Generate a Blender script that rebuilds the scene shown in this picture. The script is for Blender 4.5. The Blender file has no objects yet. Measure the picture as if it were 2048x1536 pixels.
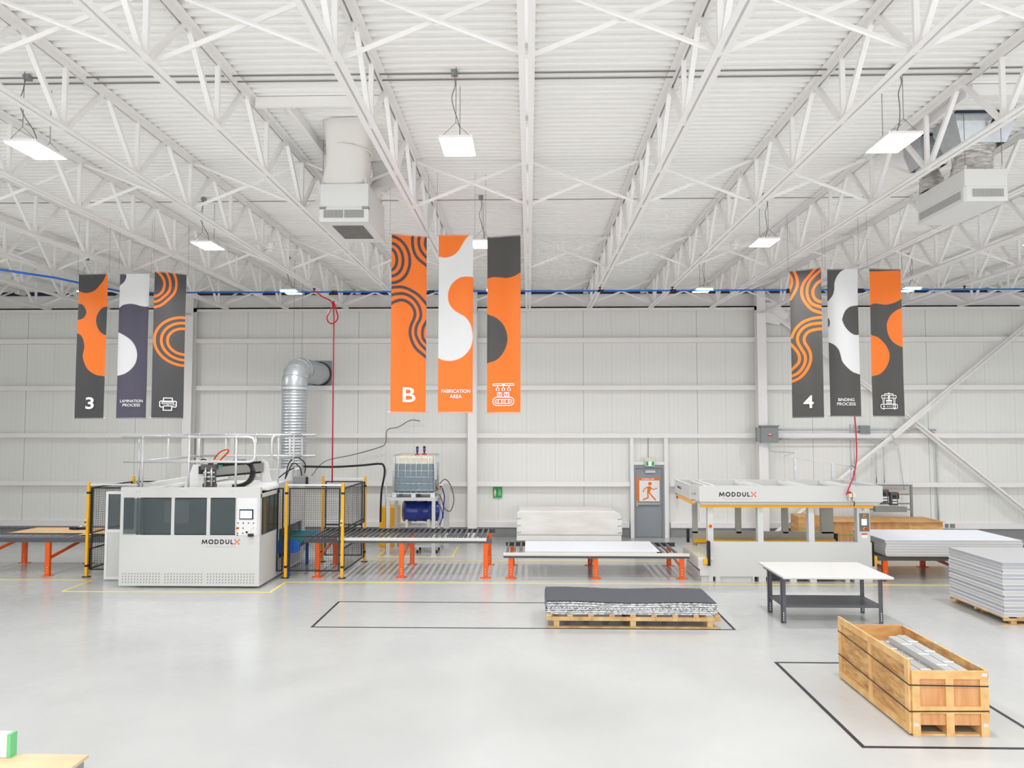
import bpy, math, random
import numpy as np
from mathutils import Vector, Matrix
random.seed(7)
sc = bpy.context.scene
COL = sc.collection
R = math.radians

# ---------------- camera, world, exposure ----------------
cd = bpy.data.cameras.new('camera')
cd.sensor_fit = 'HORIZONTAL'
cd.sensor_width = 36.0
cd.lens = 36.0 * 1490.0 / 2048.0
cd.clip_start = 0.1
cd.clip_end = 100
cam = bpy.data.objects.new('camera', cd)
COL.objects.link(cam)
cam.location = (0, 0, 3.6)
cam.rotation_euler = (R(90 + 3.07), 0, R(1.31))
sc.camera = cam

w = bpy.data.worlds.new('world')
sc.world = w
w.use_nodes = True
w.node_tree.nodes['Background'].inputs[0].default_value = (0.97, 0.985, 1.0, 1)
w.node_tree.nodes['Background'].inputs[1].default_value = 2.05
sc.view_settings.view_transform = 'Standard'
sc.view_settings.look = 'None'
sc.view_settings.exposure = 0.28
sc.view_settings.gamma = 1.0
sc.view_settings.use_curve_mapping = False
sc.cycles.use_denoising = True
sc.cycles.max_bounces = 12
sc.cycles.diffuse_bounces = 5
sc.cycles.use_adaptive_sampling = True
sc.cycles.adaptive_threshold = 0.02
sc.cycles.glossy_bounces = 4
sc.cycles.transparent_max_bounces = 12
sc.cycles.sample_clamp_indirect = 6
LAMP_W = 79.0          # each high-bay fixture
LAMP_COL = (0.975, 0.978, 1.0)

# ---------------- helpers ----------------
def lin(c):
    return tuple(((v / 255.0) / 12.92 if v / 255.0 <= 0.04045 else ((v / 255.0 + 0.055) / 1.055) ** 2.4) for v in c)

MATS = {}
def mat(name, rgb, rough=0.5, metal=0.0, emit=None, es=0.0, alpha=1.0, trans=0.0, spec=0.5, coat=0.0,
        noise=0.0, nscale=8.0, stretch=(1, 1, 1), rgb2=None, bump=0.0, bscale=60.0, bstretch=(1, 1, 1), ior=1.45):
    m = bpy.data.materials.new(name)
    m.use_nodes = True
    nt = m.node_tree
    b = nt.nodes['Principled BSDF']
    c = lin(rgb)
    b.inputs['Base Color'].default_value = (*c, 1)
    b.inputs['Roughness'].default_value = rough
    b.inputs['Metallic'].default_value = metal
    b.inputs['Specular IOR Level'].default_value = spec
    b.inputs['Alpha'].default_value = alpha
    b.inputs['Transmission Weight'].default_value = trans
    b.inputs['Coat Weight'].default_value = coat
    b.inputs['IOR'].default_value = ior
    if emit:
        b.inputs['Emission Color'].default_value = (*lin(emit), 1)
        b.inputs['Emission Strength'].default_value = es
    if noise > 0 or rgb2 or bump > 0:
        tc = nt.nodes.new('ShaderNodeTexCoord')
    if noise > 0 or rgb2:
        mp = nt.nodes.new('ShaderNodeMapping'); mp.inputs['Scale'].default_value = stretch
        nz = nt.nodes.new('ShaderNodeTexNoise'); nz.inputs['Scale'].default_value = nscale
        nz.inputs['Detail'].default_value = 5
        rp = nt.nodes.new('ShaderNodeValToRGB')
        rp.color_ramp.elements[0].position = 0.3; rp.color_ramp.elements[1].position = 0.7
        c2 = lin(rgb2) if rgb2 else tuple(max(0, v * (1 - noise)) for v in c)
        rp.color_ramp.elements[0].color = (*c2, 1); rp.color_ramp.elements[1].color = (*c, 1)
        nt.links.new(tc.outputs['Object'], mp.inputs[0]); nt.links.new(mp.outputs[0], nz.inputs['Vector'])
        nt.links.new(nz.outputs['Fac'], rp.inputs[0]); nt.links.new(rp.outputs[0], b.inputs['Base Color'])
    if bump > 0:
        mp2 = nt.nodes.new('ShaderNodeMapping'); mp2.inputs['Scale'].default_value = bstretch
        n2 = nt.nodes.new('ShaderNodeTexNoise'); n2.inputs['Scale'].default_value = bscale
        n2.inputs['Detail'].default_value = 4
        bp = nt.nodes.new('ShaderNodeBump'); bp.inputs['Strength'].default_value = bump
        bp.inputs['Distance'].default_value = 0.01
        nt.links.new(tc.outputs['Object'], mp2.inputs[0]); nt.links.new(mp2.outputs[0], n2.inputs['Vector'])
        nt.links.new(n2.outputs['Fac'], bp.inputs['Height']); nt.links.new(bp.outputs[0], b.inputs['Normal'])
    MATS[name] = m
    return m

M_STEEL = mat('white_painted_steel', (243, 241, 240), 0.45)
M_DECK = mat('white_roof_deck', (250, 249, 246), 0.55)
M_TOOL = mat('machined_metal', (96, 94, 92), 0.35, 0.5, noise=0.3, nscale=25)
M_GALV = mat('galvanised_steel', (206, 211, 214), 0.34, 0.55, noise=0.14, nscale=14)
M_PIPE = mat('galvanised_pipe', (216, 218, 218), 0.35, 0.35)
M_GREYBOX = mat('grey_enamel', (140, 145, 144), 0.45)
M_DGREY = mat('dark_grey_enamel', (84, 86, 92), 0.4)
M_CHAR = mat('charcoal_enamel', (66, 68, 74), 0.4)
M_ORANGE = mat('orange_enamel', (238, 96, 22), 0.35)
M_YELLOW = mat('yellow_enamel', (245, 178, 10), 0.35)
M_BLACK = mat('black_enamel', (28, 28, 30), 0.4)
M_RUBBER = mat('black_rubber', (30, 30, 32), 0.7)
M_MACH = mat('machine_white', (206, 206, 204), 0.38)
M_MACH2 = mat('machine_panel_white', (228, 228, 227), 0.35)
M_MGREY = mat('machine_greige', (176, 176, 166), 0.4)
M_ALU = mat('brushed_aluminium', (190, 190, 188), 0.3, 0.8)
M_BLUE = mat('blue_enamel', (22, 92, 190), 0.35)
M_BLUEPIPE = mat('blue_pipe', (40, 116, 214), 0.4)
M_NAVY = mat('blue_drum', (18, 42, 130), 0.25, coat=0.3)
M_TEAL = mat('teal_strip', (30, 140, 120), 0.4)
M_RED = mat('red_rubber_hose', (205, 38, 58), 0.4)
M_REDP = mat('red_plastic', (205, 30, 28), 0.35)
M_GREEN = mat('green_plastic', (28, 160, 70), 0.4)
M_LGREEN = mat('green_print', (110, 190, 130), 0.6)
M_ROLLER = mat('roller_steel', (120, 122, 124), 0.38, 0.7)
M_RAILW = mat('pale_side_rail', (222, 218, 210), 0.45)
M_PLYP = mat('pale_plywood', (214, 194, 160), 0.6, rgb2=(200, 172, 132), nscale=3.0, stretch=(0.4, 1, 3))
M_PLY = mat('plywood', (226, 178, 118), 0.6, rgb2=(196, 140, 82), nscale=3.0, stretch=(1.0, 0.35, 3.0), bump=0.1)
M_PLYR = mat('reddish_plywood', (216, 164, 112), 0.6, rgb2=(196, 134, 84), nscale=5.0, stretch=(3.0, 1, 0.3))
M_PLYD = mat('grained_plywood', (220, 176, 114), 0.6, rgb2=(168, 118, 64), nscale=5.5, stretch=(1.0, 0.8, 3.2), bump=0.1)
M_PINE = mat('pine_lumber', (228, 190, 132), 0.62, rgb2=(208, 158, 96), nscale=6.0, stretch=(1, 1, 1), bump=0.1)
M_PALLET = mat('pallet_wood', (216, 184, 132), 0.7, rgb2=(180, 140, 88), nscale=6.0)
M_CARD = mat('cardboard', (222, 186, 142), 0.75)
M_GLASS = mat('tinted_polycarbonate', (74, 86, 88), 0.06, alpha=0.62, spec=0.6)
M_DOORG = mat('grey_door_paint', (150, 154, 160), 0.4)
M_WHITE = mat('white_print', (240, 240, 240), 0.6)
M_PRINTK = mat('charcoal_print', (52, 48, 52), 0.6)
M_PRINTO = mat('orange_print', (238, 104, 52), 0.6)
M_PRINTG = mat('grey_print', (170, 170, 170), 0.6)
M_SIGNO = mat('orange_sign', (242, 124, 26), 0.5)
M_FOAM = mat('white_foam', (238, 237, 233), 0.75, noise=0.05, nscale=3)
M_PANEL = mat('panel_edge_grey', (196, 194, 190), 0.55)
M_PANELT = mat('panel_skin', (226, 228, 234), 0.3)
M_PANELD = mat('panel_skin_grey', (176, 176, 178), 0.4)
M_FELT = mat('dark_felt', (80, 82, 87), 0.8, noise=0.1, nscale=20)
M_FOIL = mat('silver_foil', (232, 233, 234), 0.35, 0.2, bump=0.5, bscale=40, bstretch=(3, 1, 0.4))
M_INS = mat('foil_insulation', (240, 238, 236), 0.28, 0.4, rgb2=(150, 142, 138), nscale=16, stretch=(0.5, 0.5, 2.4), bump=1.0, bscale=9)
M_CLOTHD = mat('white_duct_wrap', (226, 223, 218), 0.75, bump=1.0, bscale=5, bstretch=(1, 1, 2.2))
M_PLAST = mat('milky_plastic', (228, 222, 200), 0.4)
M_LIQ = mat('tank_liquid_grey', (128, 146, 156), 0.35)
M_CLEAR = mat('clear_wrap', (214, 216, 216), 0.18, alpha=0.62, spec=0.7, bump=0.6, bscale=12)
M_GRATE = mat('dark_grille', (70, 68, 62), 0.6)
M_MESHG = mat('grey_filter', (120, 118, 116), 0.6, noise=0.25, nscale=6)
M_TOP = mat('laminate_top', (208, 207, 204), 0.4)
M_FANW = mat('white_fan_plastic', (236, 236, 234), 0.4)
M_CASE = mat('air_unit_white', (220, 220, 218), 0.4)
M_LED = mat('led_diffuser', (255, 255, 255), 0.4, emit=(255, 255, 252), es=9.0)
M_SCREEN = mat('lit_screen', (200, 235, 240), 0.3, emit=(190, 235, 240), es=0.8)
M_EXITG = mat('exit_green', (16, 140, 110), 0.4, emit=(10, 140, 100), es=0.5)
M_EXITW = mat('exit_white', (250, 250, 250), 0.4, emit=(240, 250, 250), es=0.7)
M_TAPEK = mat('black_tape', (38, 38, 44), 0.5)
M_TAPEY = mat('yellow_tape', (236, 218, 110), 0.45)
M_WIRE = mat('grey_cable', (120, 118, 114), 0.5)
M_CONDD = mat('steel_conduit', (132, 130, 127), 0.4, 0.3)
M_STRAP = mat('black_strap', (42, 38, 36), 0.5)
M_VIOLET = mat('violet_plastic', (80, 72, 140), 0.4)
M_BRASS = mat('brass', (190, 150, 80), 0.3, 0.8)
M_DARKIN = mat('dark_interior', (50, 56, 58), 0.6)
M_GAP = mat('dark_flashing', (44, 50, 74), 0.7)

def floor_mat():
    m = bpy.data.materials.new('epoxy_floor'); m.use_nodes = True
    nt = m.node_tree; b = nt.nodes['Principled BSDF']
    tc = nt.nodes.new('ShaderNodeTexCoord')
    n1 = nt.nodes.new('ShaderNodeTexNoise'); n1.inputs['Scale'].default_value = 0.55; n1.inputs['Detail'].default_value = 6
    n2 = nt.nodes.new('ShaderNodeTexNoise'); n2.inputs['Scale'].default_value = 7; n2.inputs['Detail'].default_value = 8
    n3 = nt.nodes.new('ShaderNodeTexVoronoi'); n3.inputs['Scale'].default_value = 3.2
    nt.links.new(tc.outputs['Object'], n1.inputs['Vector']); nt.links.new(tc.outputs['Object'], n2.inputs['Vector'])
    nt.links.new(tc.outputs['Object'], n3.inputs['Vector'])
    r1 = nt.nodes.new('ShaderNodeValToRGB')
    r1.color_ramp.elements[0].position = 0.3; r1.color_ramp.elements[1].position = 0.7
    r1.color_ramp.elements[0].color = (*lin((178, 179, 178)), 1); r1.color_ramp.elements[1].color = (*lin((188, 189, 187)), 1)
    nt.links.new(n1.outputs['Fac'], r1.inputs[0])
    sp = nt.nodes.new('ShaderNodeValToRGB')       # small scuffs
    sp.color_ramp.elements[0].position = 0.012; sp.color_ramp.elements[0].color = (*lin((190, 189, 186)), 1)
    sp.color_ramp.elements[1].position = 0.03; sp.color_ramp.elements[1].color = (1, 1, 1, 1)
    nt.links.new(n3.outputs['Distance'], sp.inputs[0])
    mx = nt.nodes.new('ShaderNodeMixRGB'); mx.blend_type = 'MULTIPLY'; mx.inputs[0].default_value = 0.5
    nt.links.new(r1.outputs[0], mx.inputs[1]); nt.links.new(sp.outputs[0], mx.inputs[2])
    nt.links.new(mx.outputs[0], b.inputs['Base Color'])
    rr = nt.nodes.new('ShaderNodeMapRange')
    rr.inputs['From Min'].default_value = 0.3; rr.inputs['From Max'].default_value = 0.7
    rr.inputs['To Min'].default_value = 0.16; rr.inputs['To Max'].default_value = 0.26
    nt.links.new(n2.outputs['Fac'], rr.inputs['Value']); nt.links.new(rr.outputs[0], b.inputs['Roughness'])
    b.inputs['Specular IOR Level'].default_value = 0.5
    bp = nt.nodes.new('ShaderNodeBump'); bp.inputs['Strength'].default_value = 0.04; bp.inputs['Distance'].default_value = 0.02
    nt.links.new(n2.outputs['Fac'], bp.inputs['Height']); nt.links.new(bp.outputs[0], b.inputs['Normal'])
    return m
M_FLOOR = floor_mat()

def wall_mat(axis='X'):
    """ribbed insulated metal wall panel: fine vertical ribs as bump, dark joint line every 1.02 m"""
    m = bpy.data.materials.new('ribbed_wall_panel_' + axis); m.use_nodes = True
    nt = m.node_tree; b = nt.nodes['Principled BSDF']
    geo = nt.nodes.new('ShaderNodeNewGeometry')
    sep = nt.nodes.new('ShaderNodeSeparateXYZ'); nt.links.new(geo.outputs['Position'], sep.inputs[0])
    def math_(op, a, bb=None):
        n = nt.nodes.new('ShaderNodeMath'); n.operation = op
        for i, v in enumerate((a, bb)):
            if v is None: continue
            if isinstance(v, (int, float)): n.inputs[i].default_value = v
            else: nt.links.new(v, n.inputs[i])
        return n.outputs[0]
    x = sep.outputs[axis]
    fr = math_('FRACT', math_('DIVIDE', math_('ADD', x, 40.31), 0.9144))
    seam = math_('LESS_THAN', fr, 0.016)
    half = math_('LESS_THAN', math_('FRACT', math_('DIVIDE', math_('ADD', x, 40.31), 0.1524)), 0.05)
    rib = math_('PINGPONG', math_('ADD', x, 40.0), 0.0254)
    col = nt.nodes.new('ShaderNodeMixRGB'); col.inputs[1].default_value = (*lin((238, 238, 234)), 1)
    col.inputs[2].default_value = (*lin((206, 205, 201)), 1); nt.links.new(math_('MULTIPLY', half, 0.4), col.inputs[0])
    col2 = nt.nodes.new('ShaderNodeMixRGB'); nt.links.new(math_('MULTIPLY', seam, math_('ADD', 0.16, math_('MULTIPLY', 0.55, math_('LESS_THAN', math_('FRACT', math_('DIVIDE', math_('ADD', x, 39.05), 3.6576)), 0.25)))), col2.inputs[0])
    nt.links.new(col.outputs[0], col2.inputs[1]); col2.inputs[2].default_value = (*lin((120, 117, 112)), 1)
    nt.links.new(col2.outputs[0], b.inputs['Base Color'])
    b.inputs['Roughness'].default_value = 0.42
    bp = nt.nodes.new('ShaderNodeBump'); bp.inputs['Strength'].default_value = 0.5; bp.inputs['Distance'].default_value = 0.08
    nt.links.new(rib, bp.inputs['Height']); nt.links.new(bp.outputs[0], b.inputs['Normal'])
    return m
M_WALLX = wall_mat('X'); M_WALLY = wall_mat('Y')

class MB:
    def __init__(s): s.v = []; s.f = []; s.mi = []; s.sm = []
    def add(s, vs, fs, m=0, sm=False):
        o = len(s.v); s.v += [tuple(v) for v in vs]
        for f in fs: s.f.append(tuple(i + o for i in f)); s.mi.append(m); s.sm.append(sm)
        return s
    def box(s, x0, x1, y0, y1, z0, z1, m=0):
        vs = [(x, y, z) for z in (z0, z1) for y in (y0, y1) for x in (x0, x1)]
        return s.add(vs, [(0, 2, 3, 1), (4, 5, 7, 6), (0, 1, 5, 4), (2, 6, 7, 3), (0, 4, 6, 2), (1, 3, 7, 5)], m)
    def bar(s, p, q, a, b, m=0, up=(0, 0, 1)):
        p = Vector(p); q = Vector(q); d = (q - p).normalized(); u = Vector(up)
        if abs(d.dot(u)) > 0.98: u = Vector((0, 1, 0))
        r = d.cross(u).normalized(); u = r.cross(d)
        vs = []
        for c in (p, q):
            for (i, j) in ((-1, -1), (1, -1), (1, 1), (-1, 1)): vs.append(c + r * (i * a / 2) + u * (j * b / 2))
        return s.add(vs, [(0, 1, 2, 3), (7, 6, 5, 4), (0, 4, 5, 1), (1, 5, 6, 2), (2, 6, 7, 3), (3, 7, 4, 0)], m)
    def tube(s, pts, r, n=8, m=0, closed=False):
        P = [Vector(p) for p in pts]; N = len(P); rings = []; u = None
        for i in range(N):
            if closed: d = P[(i + 1) % N] - P[i - 1]
            else: d = P[min(i + 1, N - 1)] - P[max(i - 1, 0)]
            d.normalize()
            if u is None:
                u = Vector((0, 0, 1)) if abs(d.z) < 0.9 else Vector((0, 1, 0))
            u = (u - d * u.dot(d)).normalized(); wv = d.cross(u)
            rr = r[i] if isinstance(r, (list, tuple)) else r
            rings.append([P[i] + (u * math.cos(2 * math.pi * k / n) + wv * math.sin(2 * math.pi * k / n)) * rr for k in range(n)])
        vs = [v for g in rings for v in g]; fs = []
        for i in range(N if closed else N - 1):
            j = (i + 1) % N
            for k in range(n): fs.append((i * n + k, i * n + (k + 1) % n, j * n + (k + 1) % n, j * n + k))
        s.add(vs, fs, m, True)
        if not closed:
            o = len(s.v) - len(vs)
            s.f.append(tuple(o + k for k in reversed(range(n)))); s.mi.append(m); s.sm.append(False)
            s.f.append(tuple(o + (N - 1) * n + k for k in range(n))); s.mi.append(m); s.sm.append(False)
        return s
    def cyl(s, p, q, r, n=16, m=0): return s.tube([p, q], r, n, m)
    def prism(s, pts, y0, y1, m=0):           # outline in x,z ; thickness along y
        n = len(pts); vs = [(x, y0, z) for x, z in pts] + [(x, y1, z) for x, z in pts]
        return s.add(vs, [tuple(range(n)), tuple(reversed(range(n, 2 * n)))] + [(i, i + n, (i + 1) % n + n, (i + 1) % n) for i in range(n)], m)
    def prismz(s, pts, z0, z1, m=0):
        n = len(pts); vs = [(x, y, z0) for x, y in pts] + [(x, y, z1) for x, y in pts]
        return s.add(vs, [tuple(reversed(range(n))), tuple(range(n, 2 * n))] + [(i, (i + 1) % n, (i + 1) % n + n, i + n) for i in range(n)], m)
    def sphere(s, c, r, n=12, m=0, sx=1, sy=1, sz=1):
        vs = []; fs = []
        for i in range(n // 2 + 1):
            t = math.pi * i / (n // 2)
            for k in range(n):
                a = 2 * math.pi * k / n
                vs.append((c[0] + r * sx * math.sin(t) * math.cos(a), c[1] + r * sy * math.sin(t) * math.sin(a), c[2] + r * sz * math.cos(t)))
        for i in range(n // 2):
            for k in range(n): fs.append((i * n + k, (i + 1) * n + k, (i + 1) * n + (k + 1) % n, i * n + (k + 1) % n))
        return s.add(vs, fs, m, True)
    def stroke(s, pts, wd, y, m=0, closed=False, th=0.0015):   # flat line drawing in the x,z plane facing -y
        P = list(pts) + ([pts[0]] if closed else [])
        for i, ((x0, z0), (x1, z1)) in enumerate(zip(P, P[1:])):
            L = math.hypot(x1 - x0, z1 - z0)
            if L < 1e-6: continue
            nx, nz = -(z1 - z0) / L * wd / 2, (x1 - x0) / L * wd / 2
            s.prism([(x0 - nx, z0 - nz), (x1 - nx, z1 - nz), (x1 + nx, z1 + nz), (x0 + nx, z0 + nz)], y - th, y, m)
        for i, (x, z) in enumerate(P):
            s.disc(x, z, wd / 2, y - th * (1.0 + 0.02), m, 8)
        return s
    def disc(s, x, z, r, y, m=0, n=16, r2=None):
        return s.add([(x + r * math.cos(2 * math.pi * k / n), y, z + (r2 or r) * math.sin(2 * math.pi * k / n)) for k in range(n)], [tuple(range(n))], m)
    def text(s, body, x, z, y, height, width=None, m=0, bold=0.0, align='C'):
        cu = bpy.data.curves.new('t', 'FONT'); cu.body = body; cu.size = 1.0; cu.offset = bold; cu.resolution_u = 4
        cu.space_line = 0.95; cu.align_x = 'CENTER'
        o = bpy.data.objects.new('t', cu); COL.objects.link(o)
        dg = bpy.context.evaluated_depsgraph_get()
        me = bpy.data.meshes.new_from_object(o.evaluated_get(dg))
        vs = [(v.co.x, v.co.y) for v in me.vertices]; fs = [tuple(p.vertices) for p in me.polygons]
        bpy.data.objects.remove(o); bpy.data.meshes.remove(me); bpy.data.curves.remove(cu)
        x0 = min(v[0] for v in vs); x1 = max(v[0] for v in vs); z0 = min(v[1] for v in vs); z1 = max(v[1] for v in vs)
        k = height / (z1 - z0); kx = (width / (x1 - x0)) if width else k
        ox = {'C': (x0 + x1) / 2, 'L': x0, 'R': x1}[align]
        return s.add([(x + (a - ox) * kx, y, z + (b - z0) * k) for a, b in vs], fs, m)
    def build(s, name, mats, parent=None, label=None, cat=None, group=None, kind=None, bevel=0.0, local=False, origin=None):
        if not isinstance(mats, (list, tuple)): mats = [mats]
        me = bpy.data.meshes.new(name)
        A = np.array(s.v, dtype=float)
        o = bpy.data.objects.new(name, me); COL.objects.link(o)
        if parent is not None:
            o.parent = parent
            if not local:
                off = np.zeros(3); p = parent
                while p is not None: off += np.array(p.location); p = p.parent
                A = A - off
        elif not local:
            off = np.array(origin) if origin else np.array([(A[:, 0].min() + A[:, 0].max()) / 2, (A[:, 1].min() + A[:, 1].max()) / 2, A[:, 2].min()])
            A = A - off; o.location = off
        me.from_pydata([tuple(v) for v in A], [], s.f)
        for m in mats: me.materials.append(m)
        me.polygons.foreach_set('material_index', s.mi); me.polygons.foreach_set('use_smooth', s.sm)
        me.update()
        if label: o['label'] = label
        if cat: o['category'] = cat
        if group: o['group'] = group
        if kind: o['kind'] = kind
        if bevel > 0:
            b = o.modifiers.new('bevel', 'BEVEL'); b.width = bevel; b.segments = 2; b.limit_method = 'ANGLE'
        return o

def thing(name, label, cat, loc=(0, 0, 0), rz=0.0, group=None, kind=None):
    o = bpy.data.objects.new(name, None); COL.objects.link(o)
    o.empty_display_size = 0.1; o.location = loc; o.rotation_euler = (0, 0, rz)
    if label: o['label'] = label
    if cat: o['category'] = cat
    if group: o['group'] = group
    if kind: o['kind'] = kind
    return o
def kids(o): return [c for c in bpy.data.objects if c.parent == o]
def copy_tree(o, parent=None):
    c = o.copy(); COL.objects.link(c)
    if parent: c.parent = parent
    for ch in kids(o): copy_tree(ch, c)
    return c
def dup(o, loc, label=None, rz=None, group=None):
    c = copy_tree(o); c.location = loc
    if rz is not None: c.rotation_euler = (0, 0, rz)
    if label: c['label'] = label
    if group: c['group'] = group
    return c
def arc(cx, cz, r, a0, a1, n=12, rz=None):
    return [(cx + r * math.cos(R(a0 + (a1 - a0) * i / n)), cz + (rz or r) * math.sin(R(a0 + (a1 - a0) * i / n))) for i in range(n + 1)]
def rrect(x0, x1, z0, z1, r, n=4):
    return arc(x1 - r, z1 - r, r, 0, 90, n) + arc(x0 + r, z1 - r, r, 90, 180, n) + arc(x0 + r, z0 + r, r, 180, 270, n) + arc(x1 - r, z0 + r, r, 270, 360, n)
def spline(pts, n=6, closed=False):
    P = [np.array(p, float) for p in pts]; N = len(P); out = []
    rng = range(N) if closed else range(N - 1)
    for i in rng:
        g = (lambda k: P[k % N]) if closed else (lambda k: P[min(max(k, 0), N - 1)])
        p0, p1, p2, p3 = g(i - 1), g(i), g(i + 1), g(i + 2)
        for j in range(n):
            t = j / n
            out.append(tuple(0.5 * ((2 * p1) + (-p0 + p2) * t + (2 * p0 - 5 * p1 + 4 * p2 - p3) * t * t + (-p0 + 3 * p1 - 3 * p2 + p3) * t ** 3)))
    if not closed: out.append(tuple(P[-1]))
    return out

# ---------------- the setting ----------------
XW, YN, YF, ZD = 20.0, -6.0, 24.1, 7.93
MB().box(-XW, XW, YN, YF + 0.2, -0.2, 0).build('floor', M_FLOOR, kind='structure')
# corrugated roof deck, flutes along x
m = MB(); y = YN; pr = []
while y < YF + 0.1:
    pr += [(y, 7.93), (y + 0.062, 7.93), (y + 0.072, 7.98), (y + 0.142, 7.98)]; y += 0.1524
pr.append((y, 7.93)); n = len(pr)
m.add([(-XW, a, z) for a, z in pr] + [(XW, a, z) for a, z in pr], [(i, i + 1, i + 1 + n, i + n) for i in range(n - 1)])
m.box(-XW, XW, YN, YF + 0.2, 7.985, 8.1)
m.build('ceiling', M_DECK, kind='structure')
MB().box(-XW, XW, YF, YF + 0.2, 0, 7.3, 0).box(-XW, XW, YF - 0.02, YF + 0.2, 7.3, 7.86, 1).build('wall_back', [M_WALLX, M_STEEL], kind='structure')
MB().box(-XW - 0.2, -XW, YN, YF, 0, 8.0).build('wall_left', M_WALLY, kind='structure')
MB().box(XW, XW + 0.2, YN, YF, 0, 8.0).build('wall_right', M_WALLY, kind='structure')
# no wall behind the camera: opening added so world light brightens walls and machines
pl = bpy.data.lights.new('added_light_portal', 'AREA'); pl.shape = 'RECTANGLE'; pl.size = 2 * XW; pl.size_y = 8.0; pl.cycles.is_portal = True
po = bpy.data.objects.new('added_light_portal', pl); COL.objects.link(po); po.location = (0, YN, 4.0); po.rotation_euler = (R(90), 0, 0)
MB().box(-XW, XW, YF - 0.10, YF - 0.01, 7.82, 7.93).build('trim_1', M_GAP, kind='structure')
# wall girts (Z sections) and eave strut
nt_ = 2
for z in (1.69, 3.23, 4.76, 6.29):
    g = MB()
    for x0, x1 in ((-XW, 3.19), (4.50, XW)) if z < 3 else ((-XW, XW),):
        g.box(x0, x1, 23.87, 23.88, z - 0.075, z + 0.075).box(x0, x1, 23.88, YF, z - 0.075, z - 0.067).box(x0, x1, 23.88, 23.9, z + 0.06, z + 0.075)
    g.build('trim_%d' % nt_, M_STEEL, kind='structure'); nt_ += 1
g = MB().box(-XW, XW, 23.86, 24.09, 7.33, 7.37).box(-XW, XW, 23.86, 23.875, 7.24, 7.37)
g.build('trim_%d' % nt_, M_STEEL, kind='structure'); nt_ += 1
M_KERB = mat('concrete_kerb', (150, 150, 152), 0.75, noise=0.12, nscale=5)
for i, (x0, x1) in enumerate(((-XW, 3.19), (4.50, XW))):
    MB().box(x0, x1, 23.98, YF, 0.30, 0.47).build('trim_%d' % nt_, M_STEEL, kind='structure'); nt_ += 1
    MB().box(x0, x1, 24.02, YF, 0, 0.30).build('baseboard_back' if i == 0 else 'baseboard_back_right', M_KERB, kind='structure')

# steel columns against the back wall
def side(k): return 'left' if k < 0 else 'right'
for x, lab in ((-10.95, 'white steel wall column behind the machine with the rooftop guard rails'), (-1.8, 'white steel wall column right of the blue drum and liquid tank'),
               (7.35, 'white steel wall column carrying the grey electrical box')):
    c = MB().box(x - 0.14, x + 0.14, 23.6, 23.615, 0, 7.05).box(x - 0.14, x + 0.14, 23.86, 23.875, 0, 7.85).box(x - 0.006, x + 0.006, 23.61, 23.87, 0, 7.85)
    c.box(x - 0.14, x + 0.14, 23.6, 23.615, 7.05, 7.85).box(x - 0.2, x + 0.2, 23.6, 23.9, 0, 0.02)
    c.build('steel_column', M_STEEL, label=lab, cat='column')

# ---------------- roof joists ----------------
NODES = [21.7 - 1.645 * i for i in range(17)]
def joist(ext):
    root = thing('roof_joist', None, 'joist', (0, -4.0, 7.08))
    ye = 23.62 if ext else 22.42
    b = MB()
    for s_ in (-1, 1):
        xa, xb = sorted((s_ * 0.014, s_ * 0.079))
        b.box(xa, xb, -5.5, ye, 7.085, 7.092)
        xa, xb = sorted((s_ * 0.014, s_ * 0.021))
        b.box(xa, xb, -5.5, ye, 7.092, 7.15)
    for yy in NODES: b.box(-0.014, 0.014, yy - 0.03, yy + 0.03, 7.087, 7.12)
    b.build('bottom_chord', M_STEEL, root)
    t = MB()
    for s_ in (-1, 1):
        xa, xb = sorted((s_ * 0.016, s_ * 0.095))
        t.box(xa, xb, -5.5, 23.84, 7.918, 7.926)
        xa, xb = sorted((s_ * 0.014, s_ * 0.021))
        t.box(xa, xb, -5.5, 23.5, 7.84, 7.918)
    t.box(-0.07, 0.07, 23.5, 23.86, 7.80, 7.918)
    t.build('top_chord', M_STEEL, root)
    w_ = MB()
    for i, yy in enumerate(NODES):
        w_.bar((0, yy + 0.02, 7.11), (0, yy + 0.02, 7.90), 0.055, 0.045)
        w_.bar((0, yy - 0.03, 7.11), (0, yy - 0.75, 7.90), 0.055, 0.055, up=(1, 0, 0))
        if i == 0: w_.bar((0, yy + 0.05, 7.11), (0, 23.45, 7.89), 0.04, 0.05, up=(1, 0, 0))
        else: w_.bar((0, yy + 0.05, 7.11), (0, yy + 0.80, 7.90), 0.055, 0.055, up=(1, 0, 0))
    w_.build('web', M_STEEL, root)
    return root
J0 = joist(False); J1 = joist(True)
NUM = ['', 'first', 'second', 'third', 'fourth', 'fifth', 'sixth', 'seventh', 'eighth', 'ninth', 'tenth']
first = {True: J1, False: J0}; used = {True: False, False: False}
SP = 1.835
for k in range(-9, 10):
    if k == 9: continue
    ext = k in (-6, -1, 4)
    lab = 'white open-web roof joist straight above the camera, right of the middle banners' if k == 0 else 'white roof joist, %s to the %s of the central joist%s' % (NUM[abs(k)], side(k), ', ending at a column' if ext else '')
    o = first[ext] if not used[ext] else copy_tree(first[ext])
    used[ext] = True
    x = {-6: -10.95, -1: -1.86, 4: 7.35}.get(k, k * SP - 0.02)
    o.location = (x, -4.0, 7.08); o['label'] = lab; o['group'] = 'roof joists'
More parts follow.
